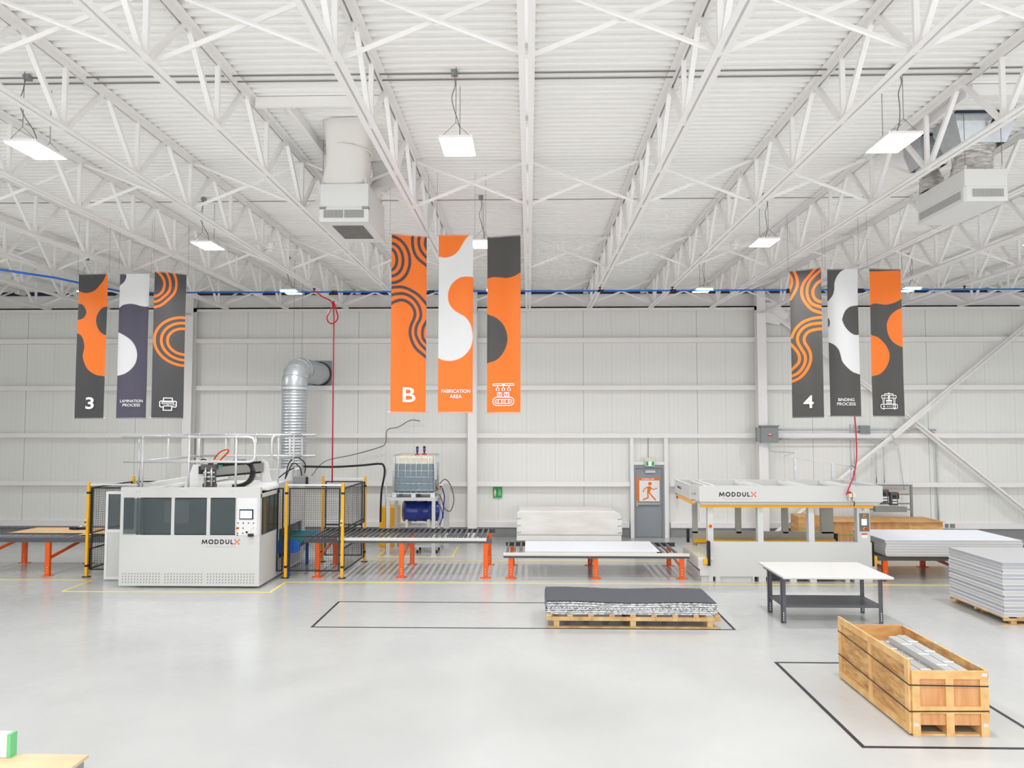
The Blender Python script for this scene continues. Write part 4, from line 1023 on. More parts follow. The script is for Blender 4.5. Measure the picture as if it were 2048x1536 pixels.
MB().box(PX0 + 0.22, 7.85, PYa + 0.12, PYa + 0.2, 1.685, 1.76).build('upper_yellow_strip', M_YELLOW, pr_)
MB().box(PX0 + 0.04, PX0 + 0.14, PYa + 0.3, PYb - 0.1, 1.74, 1.86).build('upper_yellow_strip', M_YELLOW, pr_)
for x0, x1 in ((4.10, 4.23), (5.24, 5.37), (6.40, 6.53), (7.50, 7.79)):
    MB().box(x0, x1, 17.36, 17.52, 0.88, 1.76).build('front_post', M_MACH, pr_, bevel=0.004)
for x0, x1 in ((4.12, 4.24), (5.20, 5.33), (6.36, 6.50), (7.32, 7.62)):
    MB().box(x0, x1, 19.0, 19.12, 0.86, 1.76).build('rear_post', M_MGREY, pr_)
MB().box(4.10, 7.81, 17.34, 17.52, 0.115, 0.90).build('front_panel', M_MACH, pr_, bevel=0.004)
b = MB().box(4.36, 5.10, 17.38, 17.5, 0.0, 0.115)
for x0, x1 in ((4.10, 4.20), (4.26, 4.36), (5.10, 5.14), (5.24, 5.4), (5.95, 6.1), (6.4, 6.55), (7.2, 7.3), (7.40, 7.81)): b.box(x0, x1, 17.34, 17.5, 0, 0.115)
b.build('base_foot', M_MACH, pr_)
MB().box(4.12, 7.62, 19.0, 19.1, 0.12, 0.90).build('rear_panel', M_MGREY, pr_)
MB().box(4.12, 7.62, 18.9, 18.99, 0.64, 0.73).build('lower_yellow_strip', M_YELLOW, pr_)
MB().box(4.2, 7.75, 17.52, 18.9, 0.40, 0.62).build('lower_platen', M_MACH, pr_)
MB().box(3.86, 4.2, 17.3, 19.0, 0.50, 0.56).build('infeed_plate', mat('cream_plate', (226, 222, 200), 0.45), pr_)
b = MB().box(3.86, 3.90, 17.3, 19.0, 0.30, 0.50).box(3.90, 4.10, 17.30, 17.36, 0.14, 0.50)
b.box(3.94, 4.10, 17.36, 19.0, 0.0, 0.20).build('infeed_frame', M_MACH, pr_)
MB().box(3.97, 4.10, 17.24, 17.31, 0.40, 0.53).build('yellow_guard', M_YELLOW, pr_, bevel=0.02)
MB().box(4.06, 4.12, 17.22, 17.34, 0.38, 0.93).build('black_guide', M_BLACK, pr_)
MB().box(3.98, 4.04, 19.05, 19.15, 0.62, 0.96).build('black_guide', M_BLACK, pr_)
MB().box(7.82, 7.86, 17.34, 17.46, 0.36, 0.92).build('black_guide', M_BLACK, pr_)
MB().box(7.64, 7.72, 19.0, 19.1, 0.5, 0.86).build('black_guide', M_BLACK, pr_)
MB().box(7.86, 7.96, 17.4, 17.5, 0.38, 0.58).build('yellow_guard', M_YELLOW, pr_, bevel=0.02)
MB().box(7.82, 7.98, 17.5, 19.0, 0.2, 0.5).build('outfeed_frame', M_MACH, pr_)
# control column
b = MB().box(7.55, 7.77, 17.352, 17.36, 1.15, 1.56); pc = b.build('control_plate', M_MESHG, pr_)
MB().box(7.595, 7.71, 17.345, 17.352, 1.29, 1.43).build('touch_screen', M_SCREEN, pc)
MB().box(7.63, 7.69, 17.344, 17.352, 1.46, 1.52).build('switch_plate', M_YELLOW, pc)
MB().cyl((7.66, 17.344, 1.49), (7.66, 17.31, 1.49), 0.016, 10).build('rotary_switch', M_REDP, pc)
MB().cyl((7.66, 17.352, 1.21), (7.66, 17.34, 1.21), 0.036, 16).build('stop_plate', M_YELLOW, pc)
MB().cyl((7.67, 17.34, 1.21), (7.67, 17.305, 1.21), 0.022, 14).build('emergency_stop', M_REDP, pc)
MB().box(7.68, 7.74, 17.356, 17.36, 1.60, 1.68).build('type_plate', M_ALU, pr_)
MB().text('CE', 7.625, 1.625, 17.357, 0.035, m=0, bold=0.01).build('printed_mark', M_PRINTK, pr_)
MB().box(7.595, 7.72, 17.356, 17.36, 1.0, 1.07).build('warning_label', M_WHITE, pr_)
MB().box(7.595, 7.72, 17.355, 17.36, 1.075, 1.10).build('warning_label', M_REDP, pr_)
MB().box(4.12, 4.19, 17.34, 17.36, 1.22, 1.30).build('switch_plate', M_YELLOW, pr_)
MB().cyl((4.16, 17.34, 1.26), (4.16, 17.31, 1.26), 0.024, 12).build('emergency_stop', M_REDP, pr_)
logo(MB(), 4.325, 1.945, 0.105, PYa - 0.002, 0.725, 0, 1, 2).build('printed_logo', [M_PRINTK, M_PRINTO, M_PRINTG], pr_)
q = logo(MB(), 0, 0, 0.06, 0, 0.36, 0, 1, 2)
side_ = MB(); side_.v = [(PX0 - 0.003 + abs(y) * 0, 18.9 - x, 2.0 + z) for x, y, z in q.v]; side_.f = q.f; side_.mi = q.mi; side_.sm = q.sm
side_.build('printed_logo', [M_PRINTK, M_PRINTO, M_PRINTG], pr_)
MB().cyl((3.80, PYa + 0.12, 2.01), (3.74, PYa + 0.10, 2.01), 0.025, 10).build('socket', M_ALU, pr_)
fr = MB().box(7.22, 7.29, PYa - 0.10, PYa, 1.95, 2.03).box(7.31, 7.37, PYa - 0.10, PYa, 1.94, 2.05).cyl((7.25, PYa - 0.05, 1.95), (7.25, PYa - 0.05, 1.87), 0.025, 10).cyl((7.34, PYa - 0.05, 1.95), (7.34, PYa - 0.05, 1.85), 0.025, 10)
fr.build('air_regulator', M_PLAST, pr_)
MB().cyl((7.255, PYa - 0.05, 2.03), (7.255, PYa - 0.05, 2.075), 0.035, 12).build('regulator_knob', M_REDP, pr_)
MB().tube([(7.34, PYa - 0.05, 1.86), (7.36, PYa - 0.05, 1.80), (7.36, PYa - 0.02, 1.74)], 0.012, 8).build('air_tube', M_BLACK, pr_)
# strut supports and conduit on the press top
for x, z1 in ((6.78, 2.72), (7.72, 2.60)):
    MB().box(x - 0.03, x + 0.03, 19.22, 19.26, 1.78, z1).build('strut', M_GALV, pr_)
MB().box(8.22, 8.28, 19.28, 19.32, 1.78, 2.52).build('strut', M_GREYBOX, pr_)
MB().box(8.20, 8.30, 19.24, 19.28, 2.34, 2.54).build('socket_box', M_GREYBOX, pr_)
MB().tube(spline([(7.85, 18.4, 2.15), (7.85, 18.4, 2.38), (7.88, 18.45, 2.46), (7.98, 18.6, 2.49), (8.2, 19.24, 2.49)], 5), 0.016, 8).build('bent_conduit', M_PIPE, pr_)
MB().tube([(6.55, 19.24, 2.76), (6.78, 19.24, 2.72), (7.72, 19.24, 2.60), (8.25, 19.24, 2.50)], 0.008, 6).build('conduit', M_GALV, pr_)

# ---------------- tank rack, tank, drum, cabinet ----------------
tr = thing('tank_rack', 'white steel rack carrying the liquid tank above the blue drum', 'rack', (-3.25, 21.2, 0))
for x in (-3.87, -2.62):
    for y in (20.54, 21.80):
        MB().box(x - 0.045, x + 0.045, y - 0.045, y + 0.045, 0, 1.50).box(x - 0.09, x + 0.09, y - 0.08, y + 0.08, 0, 0.012).build('leg', M_MACH, tr)
t = MB().box(-3.92, -2.57, 20.49, 20.59, 1.50, 1.58).box(-3.92, -2.57, 21.75, 21.85, 1.50, 1.58).box(-3.92, -3.82, 20.59, 21.75, 1.50, 1.58).box(-2.67, -2.57, 20.59, 21.75, 1.50, 1.58)
t.build('top_frame', M_MACH, tr)
MB().box(-3.82, -2.67, 20.59, 21.75, 1.555, 1.575).build('deck_plate', M_GALV, tr)
s_ = MB().box(-3.83, -2.66, 20.56, 20.6, 0.66, 0.72).box(-3.83, -2.66, 21.74, 21.78, 0.66, 0.72)
for i in range(24): s_.box(-3.82 + i * 0.05, -3.81 + i * 0.05, 20.6, 21.74, 0.70, 0.712)
s_.build('grating_shelf', M_PIPE, tr)
ib = thing('bulk_tank', 'caged plastic tank part filled with grey liquid, on the white rack', 'tank', (-3.2, 21.2, 1.58))
IX0, IX1, IY0, IY1 = -3.76, -2.62, 20.62, 21.66
MB().box(IX0 + 0.04, IX1 - 0.04, IY0 + 0.04, IY1 - 0.04, 2.46, 2.72).build('tank_upper', M_PLAST, ib, bevel=0.05)
MB().box(IX0 + 0.035, IX1 - 0.035, IY0 + 0.035, IY1 - 0.035, 1.72, 2.47).build('tank_body', M_LIQ, ib, bevel=0.02)
cg = MB()
for z in (1.78, 1.95, 2.13, 2.30, 2.50, 2.73): cg.tube([(IX0, IY0, z), (IX1, IY0, z), (IX1, IY1, z), (IX0, IY1, z)], 0.010, 6, closed=True)
for i in range(7):
    f = (0.03, 0.13, 0.3, 0.43, 0.56, 0.69, 0.86)[i]; x = IX0 + (IX1 - IX0) * f; cg.cyl((x, IY0 - 0.002, 1.70), (x, IY0 - 0.002, 2.73), 0.009, 6)
    y = IY0 + (IY1 - IY0) * (i + 0.5) / 7; cg.cyl((IX1 + 0.002, y, 1.70), (IX1 + 0.002, y, 2.73), 0.009, 6)
for x in (IX0, IX1):
    for y in (IY0, IY1): cg.cyl((x, y, 1.66), (x, y, 2.73), 0.011, 6)
cg.build('cage', M_GALV, ib)
pb = MB().box(IX0 - 0.02, IX1 + 0.02, IY0 - 0.02, IY1 + 0.02, 1.68, 1.705)
for x in (IX0 + 0.04, (IX0 + IX1) / 2, IX1 - 0.04):
    pb.box(x - 0.06, x + 0.06, IY0 - 0.01, IY0 + 0.12, 1.582, 1.68).box(x - 0.06, x + 0.06, IY1 - 0.12, IY1 + 0.01, 1.582, 1.68)
pb.build('pallet_base', M_GALV, ib)
MB().box(IX1 + 0.014, IX1 + 0.018, IY0 + 0.08, IY0 + 0.4, 2.05, 2.5).build('label_plate', M_WHITE, ib)
for x, y in ((-3.15, 21.0), (-3.0, 21.35)):
    MB().cyl((x, y, 2.72), (x, y, 2.755), 0.075, 16).build('red_cap', M_REDP, ib)
    MB().cyl((x, y, 2.755), (x, y, 2.81), 0.02, 10).cyl((x, y, 2.93), (x, y, 2.95), 0.045, 12).cyl((x, y, 2.95), (x, y, 2.975), 0.015, 8).build('filter_head', M_BLACK, ib)
    MB().cyl((x, y, 2.81), (x, y, 2.93), 0.036, 14).build('filter_bowl', M_VIOLET, ib)
dm = thing('steel_drum', 'blue steel drum lying on its side inside the white rack', 'drum', (-3.0, 21.2, 0.72))
ax = Vector((-3.52, 21.0, 1.16)); bx = Vector((-2.62, 21.35, 1.12)); L_ = (bx - ax).length; d_ = (bx - ax).normalized()
prof = [(0.0, 0.0), (0.0, 0.275), (0.012, 0.29), (0.03, 0.285), (L_ * .32, 0.285), (L_ * .33, 0.297), (L_ * .36, 0.297), (L_ * .37, 0.285), (L_ * .63, 0.285), (L_ * .64, 0.297), (L_ * .67, 0.297), (L_ * .68, 0.285), (L_ - .03, 0.285), (L_ - .012, 0.29), (L_, 0.275), (L_ - 0.01, 0.0)]
MB().tube([ax + d_ * a for a, r_ in prof], [max(r_, 0.001) for a, r_ in prof], 32).build('shell', M_NAVY, dm)
MB().box(-3.45, -3.38, 20.85, 21.5, 0.72, 0.95).box(-2.85, -2.78, 20.9, 21.55, 0.72, 0.93).build('cradle', M_PLAST, dm)
MB().cyl(bx + Vector((0.0, -0.1, 0.1)), bx + Vector((0.05, -0.08, 0.1)), 0.03, 10).build('bung', M_BRASS, dm)
oc = MB().box(-4.40, -3.93, 22.0, 22.9, 0.0, 1.14); oc.build('yellow_cabinet', M_YELLOW, label='yellow steel cabinet standing left of the white tank rack', cat='cabinet', bevel=0.01)
cart = thing('wheeled_cart', 'low cart on castors under the blue drum', 'cart', (-2.85, 21.2, 0))
MB().box(-3.2, -2.5, 20.9, 21.5, 0.17, 0.22).build('platform', M_GALV, cart)
for x in (-3.12, -2.58):
    for y in (20.95, 21.45):
        MB().cyl((x - 0.02, y, 0.05), (x + 0.02, y, 0.05), 0.05, 14).build('wheel', M_RUBBER, cart); MB().box(x - 0.03, x + 0.03, y - 0.025, y + 0.025, 0.09, 0.17).build('fork', M_GALV, cart)
hz = MB().tube(spline([(-2.55, 21.3, 1.9), (-2.4, 21.35, 2.02), (-2.25, 21.4, 1.85), (-2.15, 21.4, 1.45), (-2.25, 21.4, 1.12), (-2.42, 21.4, 1.2), (-2.5, 21.35, 1.45), (-2.56, 21.3, 1.6)], 8), 0.014, 8)
hz.build('brown_hose', mat('brown_rubber', (110, 84, 82), 0.5), label='brown hose looping beside the tank outlet', cat='hose')
pv = thing('outlet_valve', 'tank outlet fittings with brass coupling at the lower corner of the caged tank', 'valve', (-2.5, 21.0, 1.7))
MB().cyl((-2.62, 20.95, 1.8), (-2.46, 20.95, 1.8), 0.03, 10).build('coupling', M_BRASS, pv); MB().box(-2.5, -2.44, 20.92, 20.98, 1.83, 1.87).build('lever', M_NAVY, pv)
MB().tube(spline([(-2.44, 20.95, 1.8), (-2.38, 20.98, 1.6), (-2.4, 21.0, 1.3), (-2.42, 21.0, 0.95)], 6), 0.016, 8).build('drop_hose', M_NAVY, pv)
hc = MB().box(-2.48, -2.33, 21.7, 21.9, 0.0, 1.85); hc.build('pipe_riser', M_MACH, label='white box column with hoses right of the tank rack', cat='column')
cable2 = MB().tube(spline([(-2.5, 20.9, 0.78), (-2.42, 20.88, 1.0), (-2.44, 20.88, 1.2), (-2.5, 20.9, 1.35)], 6), 0.014, 8)
cable2.build('hose', M_NAVY, dm)

# overhead black cable bridging from machine to tank rack and wall cable
MB().tube(spline([(-5.85, 19.3, 2.50), (-5.2, 19.8, 2.46), (-4.6, 20.3, 2.47), (-4.15, 20.6, 2.50), (-4.02, 20.62, 2.44), (-4.0, 20.62, 2.2), (-4.08, 20.62, 1.7), (-4.1, 20.62, 0.9)], 8), 0.028, 8).build('cable_bundle', M_RUBBER, label='thick black cable bundle spanning from the machine to the tank rack', cat='cable')
MB().tube([(-3.96, 20.70, 0), (-3.96, 20.70, 2.36)], 0.016, 6).build('cable_post', M_GALV, label='thin grey post holding the black cable left of the tank', cat='post')
MB().tube(spline([(-5.9, 20.2, 2.2), (-5.75, 21.0, 2.55), (-5.6, 23.6, 2.62), (-4.8, 23.8, 2.85), (-4.6, 23.85, 3.0), (-4.55, 23.85, 3.4), (-4.2, 23.85, 3.5), (-3.8, 23.86, 3.72), (-3.5, 23.87, 3.69)], 7), 0.016, 6).build('wall_cable', M_CONDD, label='grey cable curving up the back wall behind the fence', cat='cable')

# ---------------- galvanised exhaust duct ----------------
ed = thing('exhaust_duct', 'large galvanised spiral duct rising behind the machine and elbowing into the wall', 'duct', (-6.82, 21.5, 0))
ZC = 5.22; RD = 0.35
n = 66; zs = []
pts = []; rr = []
z = 0.3
while z < 4.62:
    pts += [(-6.82, 21.5, z), (-6.82, 21.5, z + 0.05), (-6.82, 21.5, z + 0.06), (-6.82, 21.5, z + 0.075)]; rr += [RD, RD, RD + 0.012, RD + 0.012]; z += 0.085
MB().tube(pts, rr, 36).build('spiral_duct', M_GALV, ed)
MB().tube([(-6.82, 21.5, 0.0), (-6.82, 21.5, 0.3)], RD + 0.05, 24).build('duct_base', M_GALV, ed)
e = MB(); ce = 0.55; P_ = [Vector((-6.82, 21.5, 4.62)), Vector((-6.82, 21.5, ZC - ce))]
for i, a in enumerate((0, 15, 37, 53, 75, 90)): pass
pts = [(-6.82, 21.5, 4.62)] + [(-6.82, 21.5 + ce - ce * math.cos(R(a)), ZC - ce + ce * math.sin(R(a))) for a in (0, 22.5, 45, 67.5, 90)] + [(-6.82, 22.25, ZC)]
for p0, p1 in zip(pts, pts[1:]):
    pass
e.tube(pts, RD + 0.01, 36).build('elbow', M_GALV, ed)
for i, pz_ in enumerate(pts[1:-1]):
    q0 = Vector(pts[i]); q1 = Vector(pts[i + 2]); dd = (q1 - q0).normalized() * 0.012; c0 = Vector(pz_)
    MB().tube([c0 - dd, c0 + dd], RD + 0.02, 36).build('seam_ring', M_GALV, ed)
MB().tube([(-6.82, 21.5, 4.57), (-6.82, 21.5, 4.66)], RD + 0.022, 36).build('collar', M_PIPE, ed)
pts = []; rr = []; y = 22.25
while y < 24.0:
    pts += [(-6.82, y, ZC), (-6.82, y + 0.06, ZC), (-6.82, y + 0.07, ZC), (-6.82, y + 0.085, ZC)]; rr += [RD, RD, RD + 0.01, RD + 0.01]; y += 0.095
MB().tube(pts, rr, 36).build('spiral_duct', M_GALV, ed)
MB().tube([(-6.82, 24.0, ZC), (-6.82, 24.06, ZC)], RD + 0.05, 32).build('flange_ring', M_CHAR, ed)
MB().box(-7.25, -6.42, 24.07, 24.095, 4.83, 5.66).build('wall_plate', mat('blue_grey_plate', (150, 160, 168), 0.4, 0.3), ed)
for x in (-6.95, -6.7): MB().tube([(x, 21.75, ZC + .33), (x, 21.75, 7.93)], 0.004, 5).build('hanging_wire', M_WIRE, ed)

# ---------------- hoses, overhead pipe ----------------
bp_ = thing('air_pipe', 'blue compressed air pipe running below the roof joists', 'pipe', (0, 18.9, 6.98))
PY, PZ = 18.9, 6.99
MB().tube([(-19.9, 14.9, PZ), (-11.8, 15.7, PZ)], 0.025, 8).build('pipe_run', M_BLUEPIPE, bp_)
MB().tube([(-11.8, 15.7, PZ), (-11.0, 16.9, PZ), (-10.4, PY, PZ)], 0.025, 8).build('pipe_run', M_BLUEPIPE, bp_)
MB().tube([(-10.4, PY, PZ), (19.8, PY, PZ)], 0.021, 8).build('pipe_run', M_BLUEPIPE, bp_)
for x in (-9.1, -5.0, -2.5, 1.83, 3.67, 6.6, 8.4, 12.9):
    MB().cyl((x - 0.07, PY, PZ), (x + 0.07, PY, PZ), 0.034, 10).build('coupling', M_BLACK, bp_)
for k in (-5, -3, -1, 1, 2, 4, 6):
    x = k * SP - 0.02; MB().box(x - 0.012, x + 0.012, PY - 0.012, PY + 0.012, PZ, 7.085).box(x - 0.03, x + 0.03, PY - 0.02, PY + 0.02, 7.06, 7.084).build('hanger', M_BLACK, bp_)
MB().tube(spline([(-5.55, 18.85, 6.97), (-5.45, 18.85, 6.98), (-5.3, 18.8, 6.86), (-5.08, 18.8, 6.75), (-5.02, 18.8, 6.62), (-5.12, 18.8, 6.42), (-5.16, 18.8, 6.3), (-5.1, 18.8, 6.18), (-4.98, 18.8, 6.17), (-4.88, 18.8, 6.3), (-4.92, 18.8, 6.5), (-5.0, 18.8, 6.74)], 8), 0.018, 8).tube([(-5.0, 18.8, 6.74), (-4.98, 18.8, 6.3), (-4.97, 18.8, 2.12)], 0.018, 8).build('air_hose', M_RED, label='red air hose with a loop hanging down behind the mesh fence', cat='hose')
MB().tube(spline([(7.48, 18.2, 6.97), (7.5, 17.8, 5.5), (7.5, 17.4, 4.0), (7.46, 17.2, 3.0), (7.36, 17.12, 2.5), (7.22, 17.1, 2.15), (7.17, 17.12, 2.0)], 8), 0.016, 8).build('air_hose', M_RED, label='red air hose hanging behind the BINDING PROCESS banner to the press', cat='hose')

# ---------------- coolers and ducts ----------------
def grille(parent, x0, x1, y, z0, z1, nv, local=False, name='grille'):
    g_ = MB().box(x0, x1, y - 0.002, y, z0, z1, 0)
    for i in range(nv + 1):
        x = x0 + (x1 - x0) * i / nv; g_.box(x - 0.003, x + 0.003, y - 0.008, y - 0.002, z0, z1, 1)
    for i in range(9):
        z = z0 + (z1 - z0) * i / 8; g_.box(x0, x1, y - 0.007, y - 0.002, z - 0.002, z + 0.002, 1)
    g_.build(name, [M_GRATE, M_MACH], parent, local=local)
ac = thing('air_handling_unit', 'white hanging air unit with front grille under the wrapped white duct', 'air unit', (-2.8, 11.7, 6.65))
AX0, AX1, AY0, AY1 = -3.16, -2.43, 11.06, 12.32
MB().box(AX0, AX1, AY0, AY1, 6.87, 7.24).build('upper_casing', M_CASE, ac, bevel=0.006)
MB().box(AX0 - 0.01, AX1 + 0.01, AY0 - 0.02, AY1 + 0.01, 6.65, 6.87).build('lower_casing', M_CASE, ac, bevel=0.006)
grille(ac, AX0 + 0.06, (AX0 + AX1) / 2 - 0.01, AY0 - 0.02, 6.71, 6.83, 14); grille(ac, (AX0 + AX1) / 2 + 0.01, AX1 - 0.06, AY0 - 0.02, 6.71, 6.83, 14)
MB().box(AX0 + 0.13, AX1 - 0.12, AY0 + 0.2, AY1 - 0.25, 6.645, 6.652).build('bottom_filter', M_MESHG, ac)
for x in (AX0 - 0.004, AX1 - 0.09): MB().box(x, x + 0.1, AY0 - 0.025, AY0 + 0.05, 6.84, 6.88).build('corner_bracket', M_GREYBOX, ac)
for x in (AX0 + 0.03, AX1 - 0.05):
    for y in (AY0 + 0.02, AY1 - 0.04):
        MB().box(x - 0.015, x + 0.015, y, y + 0.01, 7.24, 7.36).build('lifting_lug', M_MACH, ac); MB().tube([(x, y + 0.005, 7.34), (x, y + 0.005, 7.93)], 0.004, 5).build('hanger_rod', M_WIRE, ac)
wd_ = thing('wrapped_duct', 'white fabric-wrapped duct bulging down from the roof into the left air unit', 'duct', (-2.72, 11.2, 7.24))
pts = spline([(-2.60, 10.56, 7.925), (-2.62, 10.62, 7.80), (-2.66, 10.78, 7.66), (-2.72, 10.98, 7.5), (-2.80, 11.2, 7.35), (-2.84, 11.38, 7.245)], 6)
def rduct(pts, hx, hy, mt, name, parent, lump=0.012, n=28, exp=4.0):
    vs = []; fs = []
    for i, p in enumerate(pts):
        t = i / (len(pts) - 1); a_ = hx(t); b_ = hy(t)
        for k in range(n):
            th = 2 * math.pi * k / n; c, s_ = math.cos(th), math.sin(th)
            rr_ = (abs(c) ** exp + abs(s_) ** exp) ** (-1 / exp)
            l_ = 1 + lump * math.sin(k * 2.3 + i * 1.7) + lump * math.sin(k * 0.9 - i * 2.9)
            vs.append((p[0] + a_ * c * rr_ * l_, p[1] + b_ * s_ * rr_ * l_, p[2]))
    for i in range(len(pts) - 1):
        for k in range(n): fs.append((i * n + k, i * n + (k + 1) % n, (i + 1) * n + (k + 1) % n, (i + 1) * n + k))
    m_ = MB(); m_.add(vs, [tuple(reversed(f)) for f in fs], 0, True); return m_.build(name, mt, parent)
rduct(pts, lambda t: 0.36 - 0.05 * math.sin(t * 3.1), lambda t: 0.30 - 0.02 * math.sin(t * 3), M_CLOTHD, 'duct_sleeve', wd_)
MB().tube([(-2.66 + 0.335 * math.cos(R(a)) , 10.79 + 0.295 * math.sin(R(a)), 7.64 - 0.04 * math.cos(R(a))) for a in range(0, 360, 15)], 0.012, 6, closed=True).build('tie_band', M_CLOTHD, wd_)
pts = spline([(-2.45, 12.2, 7.925), (-2.42, 12.2, 7.75), (-2.45, 12.15, 7.55), (-2.55, 12.0, 7.4), (-2.62, 11.95, 7.25)], 5)
rduct(pts, lambda t: 0.18, lambda t: 0.17, M_CLOTHD, 'duct_sleeve', wd_, exp=2.2)
of = thing('opening_frame', 'white roof opening beams framing the wrapped duct and left air unit', 'frame', (-2.8, 11.0, 7.75))
MB().box(-3.61, -1.95, 9.55, 9.60, 7.78, 7.92).build('beam', M_STEEL, of); MB().box(-3.61, -1.95, 12.95, 13.0, 7.78, 7.92).build('beam', M_STEEL, of); MB().box(-3.22, -3.17, 9.6, 12.95, 7.78, 7.92).build('beam', M_STEEL, of)

ar = thing('air_handling_unit', 'white hanging air unit with side grilles under the foil ducts on the right', 'air unit', (6.27, 10.8, 6.65))
RX0, RX1, RY0, RY1 = 5.98, 6.56, 10.2, 11.45
MB().box(RX0, RX1, RY0, RY1, 6.86, 7.10).build('upper_casing', M_CASE, ar, bevel=0.006)
MB().prismz([(RX0 + 0.0, RY0 + 0.04), (RX0 + 0.03, RY0), (RX1, RY0), (RX1, RY1), (RX0, RY1)], 6.65, 6.86).build('lower_casing', M_CASE, ar, bevel=0.006)
grille(ar, RX0 + 0.10, RX1 - 0.06, RY0, 6.71, 6.82, 22)
g_ = MB().box(RX0 - 0.002, RX0, RY0 + 0.1, RY1 - 0.06, 6.71, 6.82, 0)
for i in range(60): y_ = RY0 + 0.1 + (RY1 - RY0 - 0.16) * i / 59; g_.box(RX0 - 0.007, RX0 - 0.002, y_ - 0.003, y_ + 0.003, 6.71, 6.82, 1)
g_.build('grille', [M_GRATE, M_MACH], ar)
for x, y in ((RX0 + 0.03, RY0 + 0.02), (RX1 - 0.05, RY0 + 0.02), (RX0 + 0.03, RY1 - 0.04), (RX1 - 0.05, RY1 - 0.04)):
    MB().box(x - 0.015, x + 0.015, y, y + 0.01, 7.10, 7.16).build('lifting_lug', M_MACH, ar); MB().tube([(x, y + 0.005, 7.14), (x, y + 0.005, 7.93)], 0.004, 5).build('hanger_rod', M_WIRE, ar)
for i, (cx, cy, hx_, hy_, lab, bx_, by_) in enumerate(((6.34, 10.56, 0.41, 0.30, 'foil-wrapped duct with square metal boot, the nearer of the right pair', 6.28, 10.55), (6.14, 11.40, 0.24, 0.26, 'foil-wrapped duct with square metal boot, the farther of the right pair', 6.12, 11.2))):
    fd = thing('foil_duct', lab, 'duct', (bx_, by_, 7.10))
    s1 = MB(); z0, z1, z2 = 7.52, 7.80, 7.93
    lo = [(cx - hx_ * .75, cy - hy_ * .75), (cx + hx_ * .75, cy - hy_ * .75), (cx + hx_ * .75, cy + hy_ * .75), (cx - hx_ * .75, cy + hy_ * .75)]
    hi = [(cx - hx_, cy - hy_), (cx + hx_, cy - hy_), (cx + hx_, cy + hy_), (cx - hx_, cy + hy_)]
    s1.add([(x, y, z0) for x, y in lo] + [(x, y, z1) for x, y in hi] + [(x, y, z2) for x, y in hi], [(0, 1, 5, 4), (1, 2, 6, 5), (2, 3, 7, 6), (3, 0, 4, 7), (4, 5, 9, 8), (5, 6, 10, 9), (6, 7, 11, 10), (7, 4, 8, 11)])
    s1.build('sheet_metal_boot', M_GALV, fd)
    pts = spline([(cx, cy, 7.56), (cx - 0.01, cy, 7.45), ((cx + bx_) / 2, (cy + by_) / 2, 7.3), (bx_, by_, 7.105)], 6)
    rduct(pts, lambda t: hx_ * 0.72 * (1 - 0.15 * math.sin(t * 3)), lambda t: hy_ * 0.72 * (1 - 0.15 * math.sin(t * 3)), M_INS, 'foil_sleeve', fd, lump=0.02, exp=2.4)
MB().box(5.92, 6.86, 10.22, 10.28, 7.905, 7.93).box(5.86, 6.36, 11.04, 11.08, 7.905, 7.93).build('roof_cutout_edge', M_GAP, label='dark jagged roof cut-out edge above the foil ducts', cat='edge trim')
MB().tube(spline([(6.38, 10.25, 7.70), (6.42, 10.1, 7.86), (6.6, 10.05, 7.88), (6.75, 9.95, 7.80), (6.9, 9.85, 7.88), (7.0, 9.7, 7.9)], 6), 0.018, 8).build('flexible_conduit', M_BLACK, label='black flexible conduit snaking from the roof to the foil duct boot', cat='conduit')
MB().box(5.6, 5.65, 9.45, 11.6, 7.78, 7.92).box(5.65, 7.25, 9.4, 9.45, 7.78, 7.92).build('opening_frame', M_STEEL, label='white roof opening beams framing the foil ducts on the right', cat='frame')

# ceiling fans
for x, y, lab in ((-5.35, 15.1, 'white ceiling fan below the roof left of the middle banners'), (4.2, 15.1, 'white ceiling fan below the roof left of the right banners')):
    f = thing('ceiling_fan', lab, 'fan', (x, y, 7.18))
    MB().tube([(x, y, 7.30), (x, y, 7.93)], 0.012, 8).build('down_rod', M_STEEL, f)
    MB().cyl((x, y, 7.20), (x, y, 7.32), 0.10, 20).cyl((x, y, 7.16), (x, y, 7.20), 0.06, 16).build('motor_housing', M_FANW, f, bevel=0.01)
    for k in range(3):
        a = R(20 + 120 * k); c, s_ = math.cos(a), math.sin(a)
        MB().add([(x + c * 0.1 - s_ * w_, y + s_ * 0.1 + c * w_, 7.23 + 0.02 * w_ / 0.07) for w_ in (-0.04, 0.04)] + [(x + c * 0.62 - s_ * w_, y + s_ * 0.62 + c * w_, 7.23 + 0.02 * w_ / 0.07) for w_ in (0.07, -0.07)]
                 + [(x + c * 0.1 - s_ * w_, y + s_ * 0.1 + c * w_, 7.238 + 0.02 * w_ / 0.07) for w_ in (-0.04, 0.04)] + [(x + c * 0.62 - s_ * w_, y + s_ * 0.62 + c * w_, 7.238 + 0.02 * w_ / 0.07) for w_ in (0.07, -0.07)],
                 [(0, 3, 2, 1), (4, 5, 6, 7), (0, 1, 5, 4), (1, 2, 6, 5), (2, 3, 7, 6), (3, 0, 4, 7)]).build('blade', M_FANW, f)

# ceiling conduits
for y, zz, lab in ((8.94, 7.91, 'thin conduit across the roof deck, nearer of the close pair'), (9.10, 7.91, 'thin conduit across the roof deck, farther of the close pair'), (14.16, 7.92, 'thin conduit across the roof deck above the second row of lights')):
    MB().tube([(-19.5, y, zz), (19.5, y, zz)], 0.010 if y < 12 else 0.006, 6).build('roof_conduit', M_CONDD, label=lab, cat='conduit')

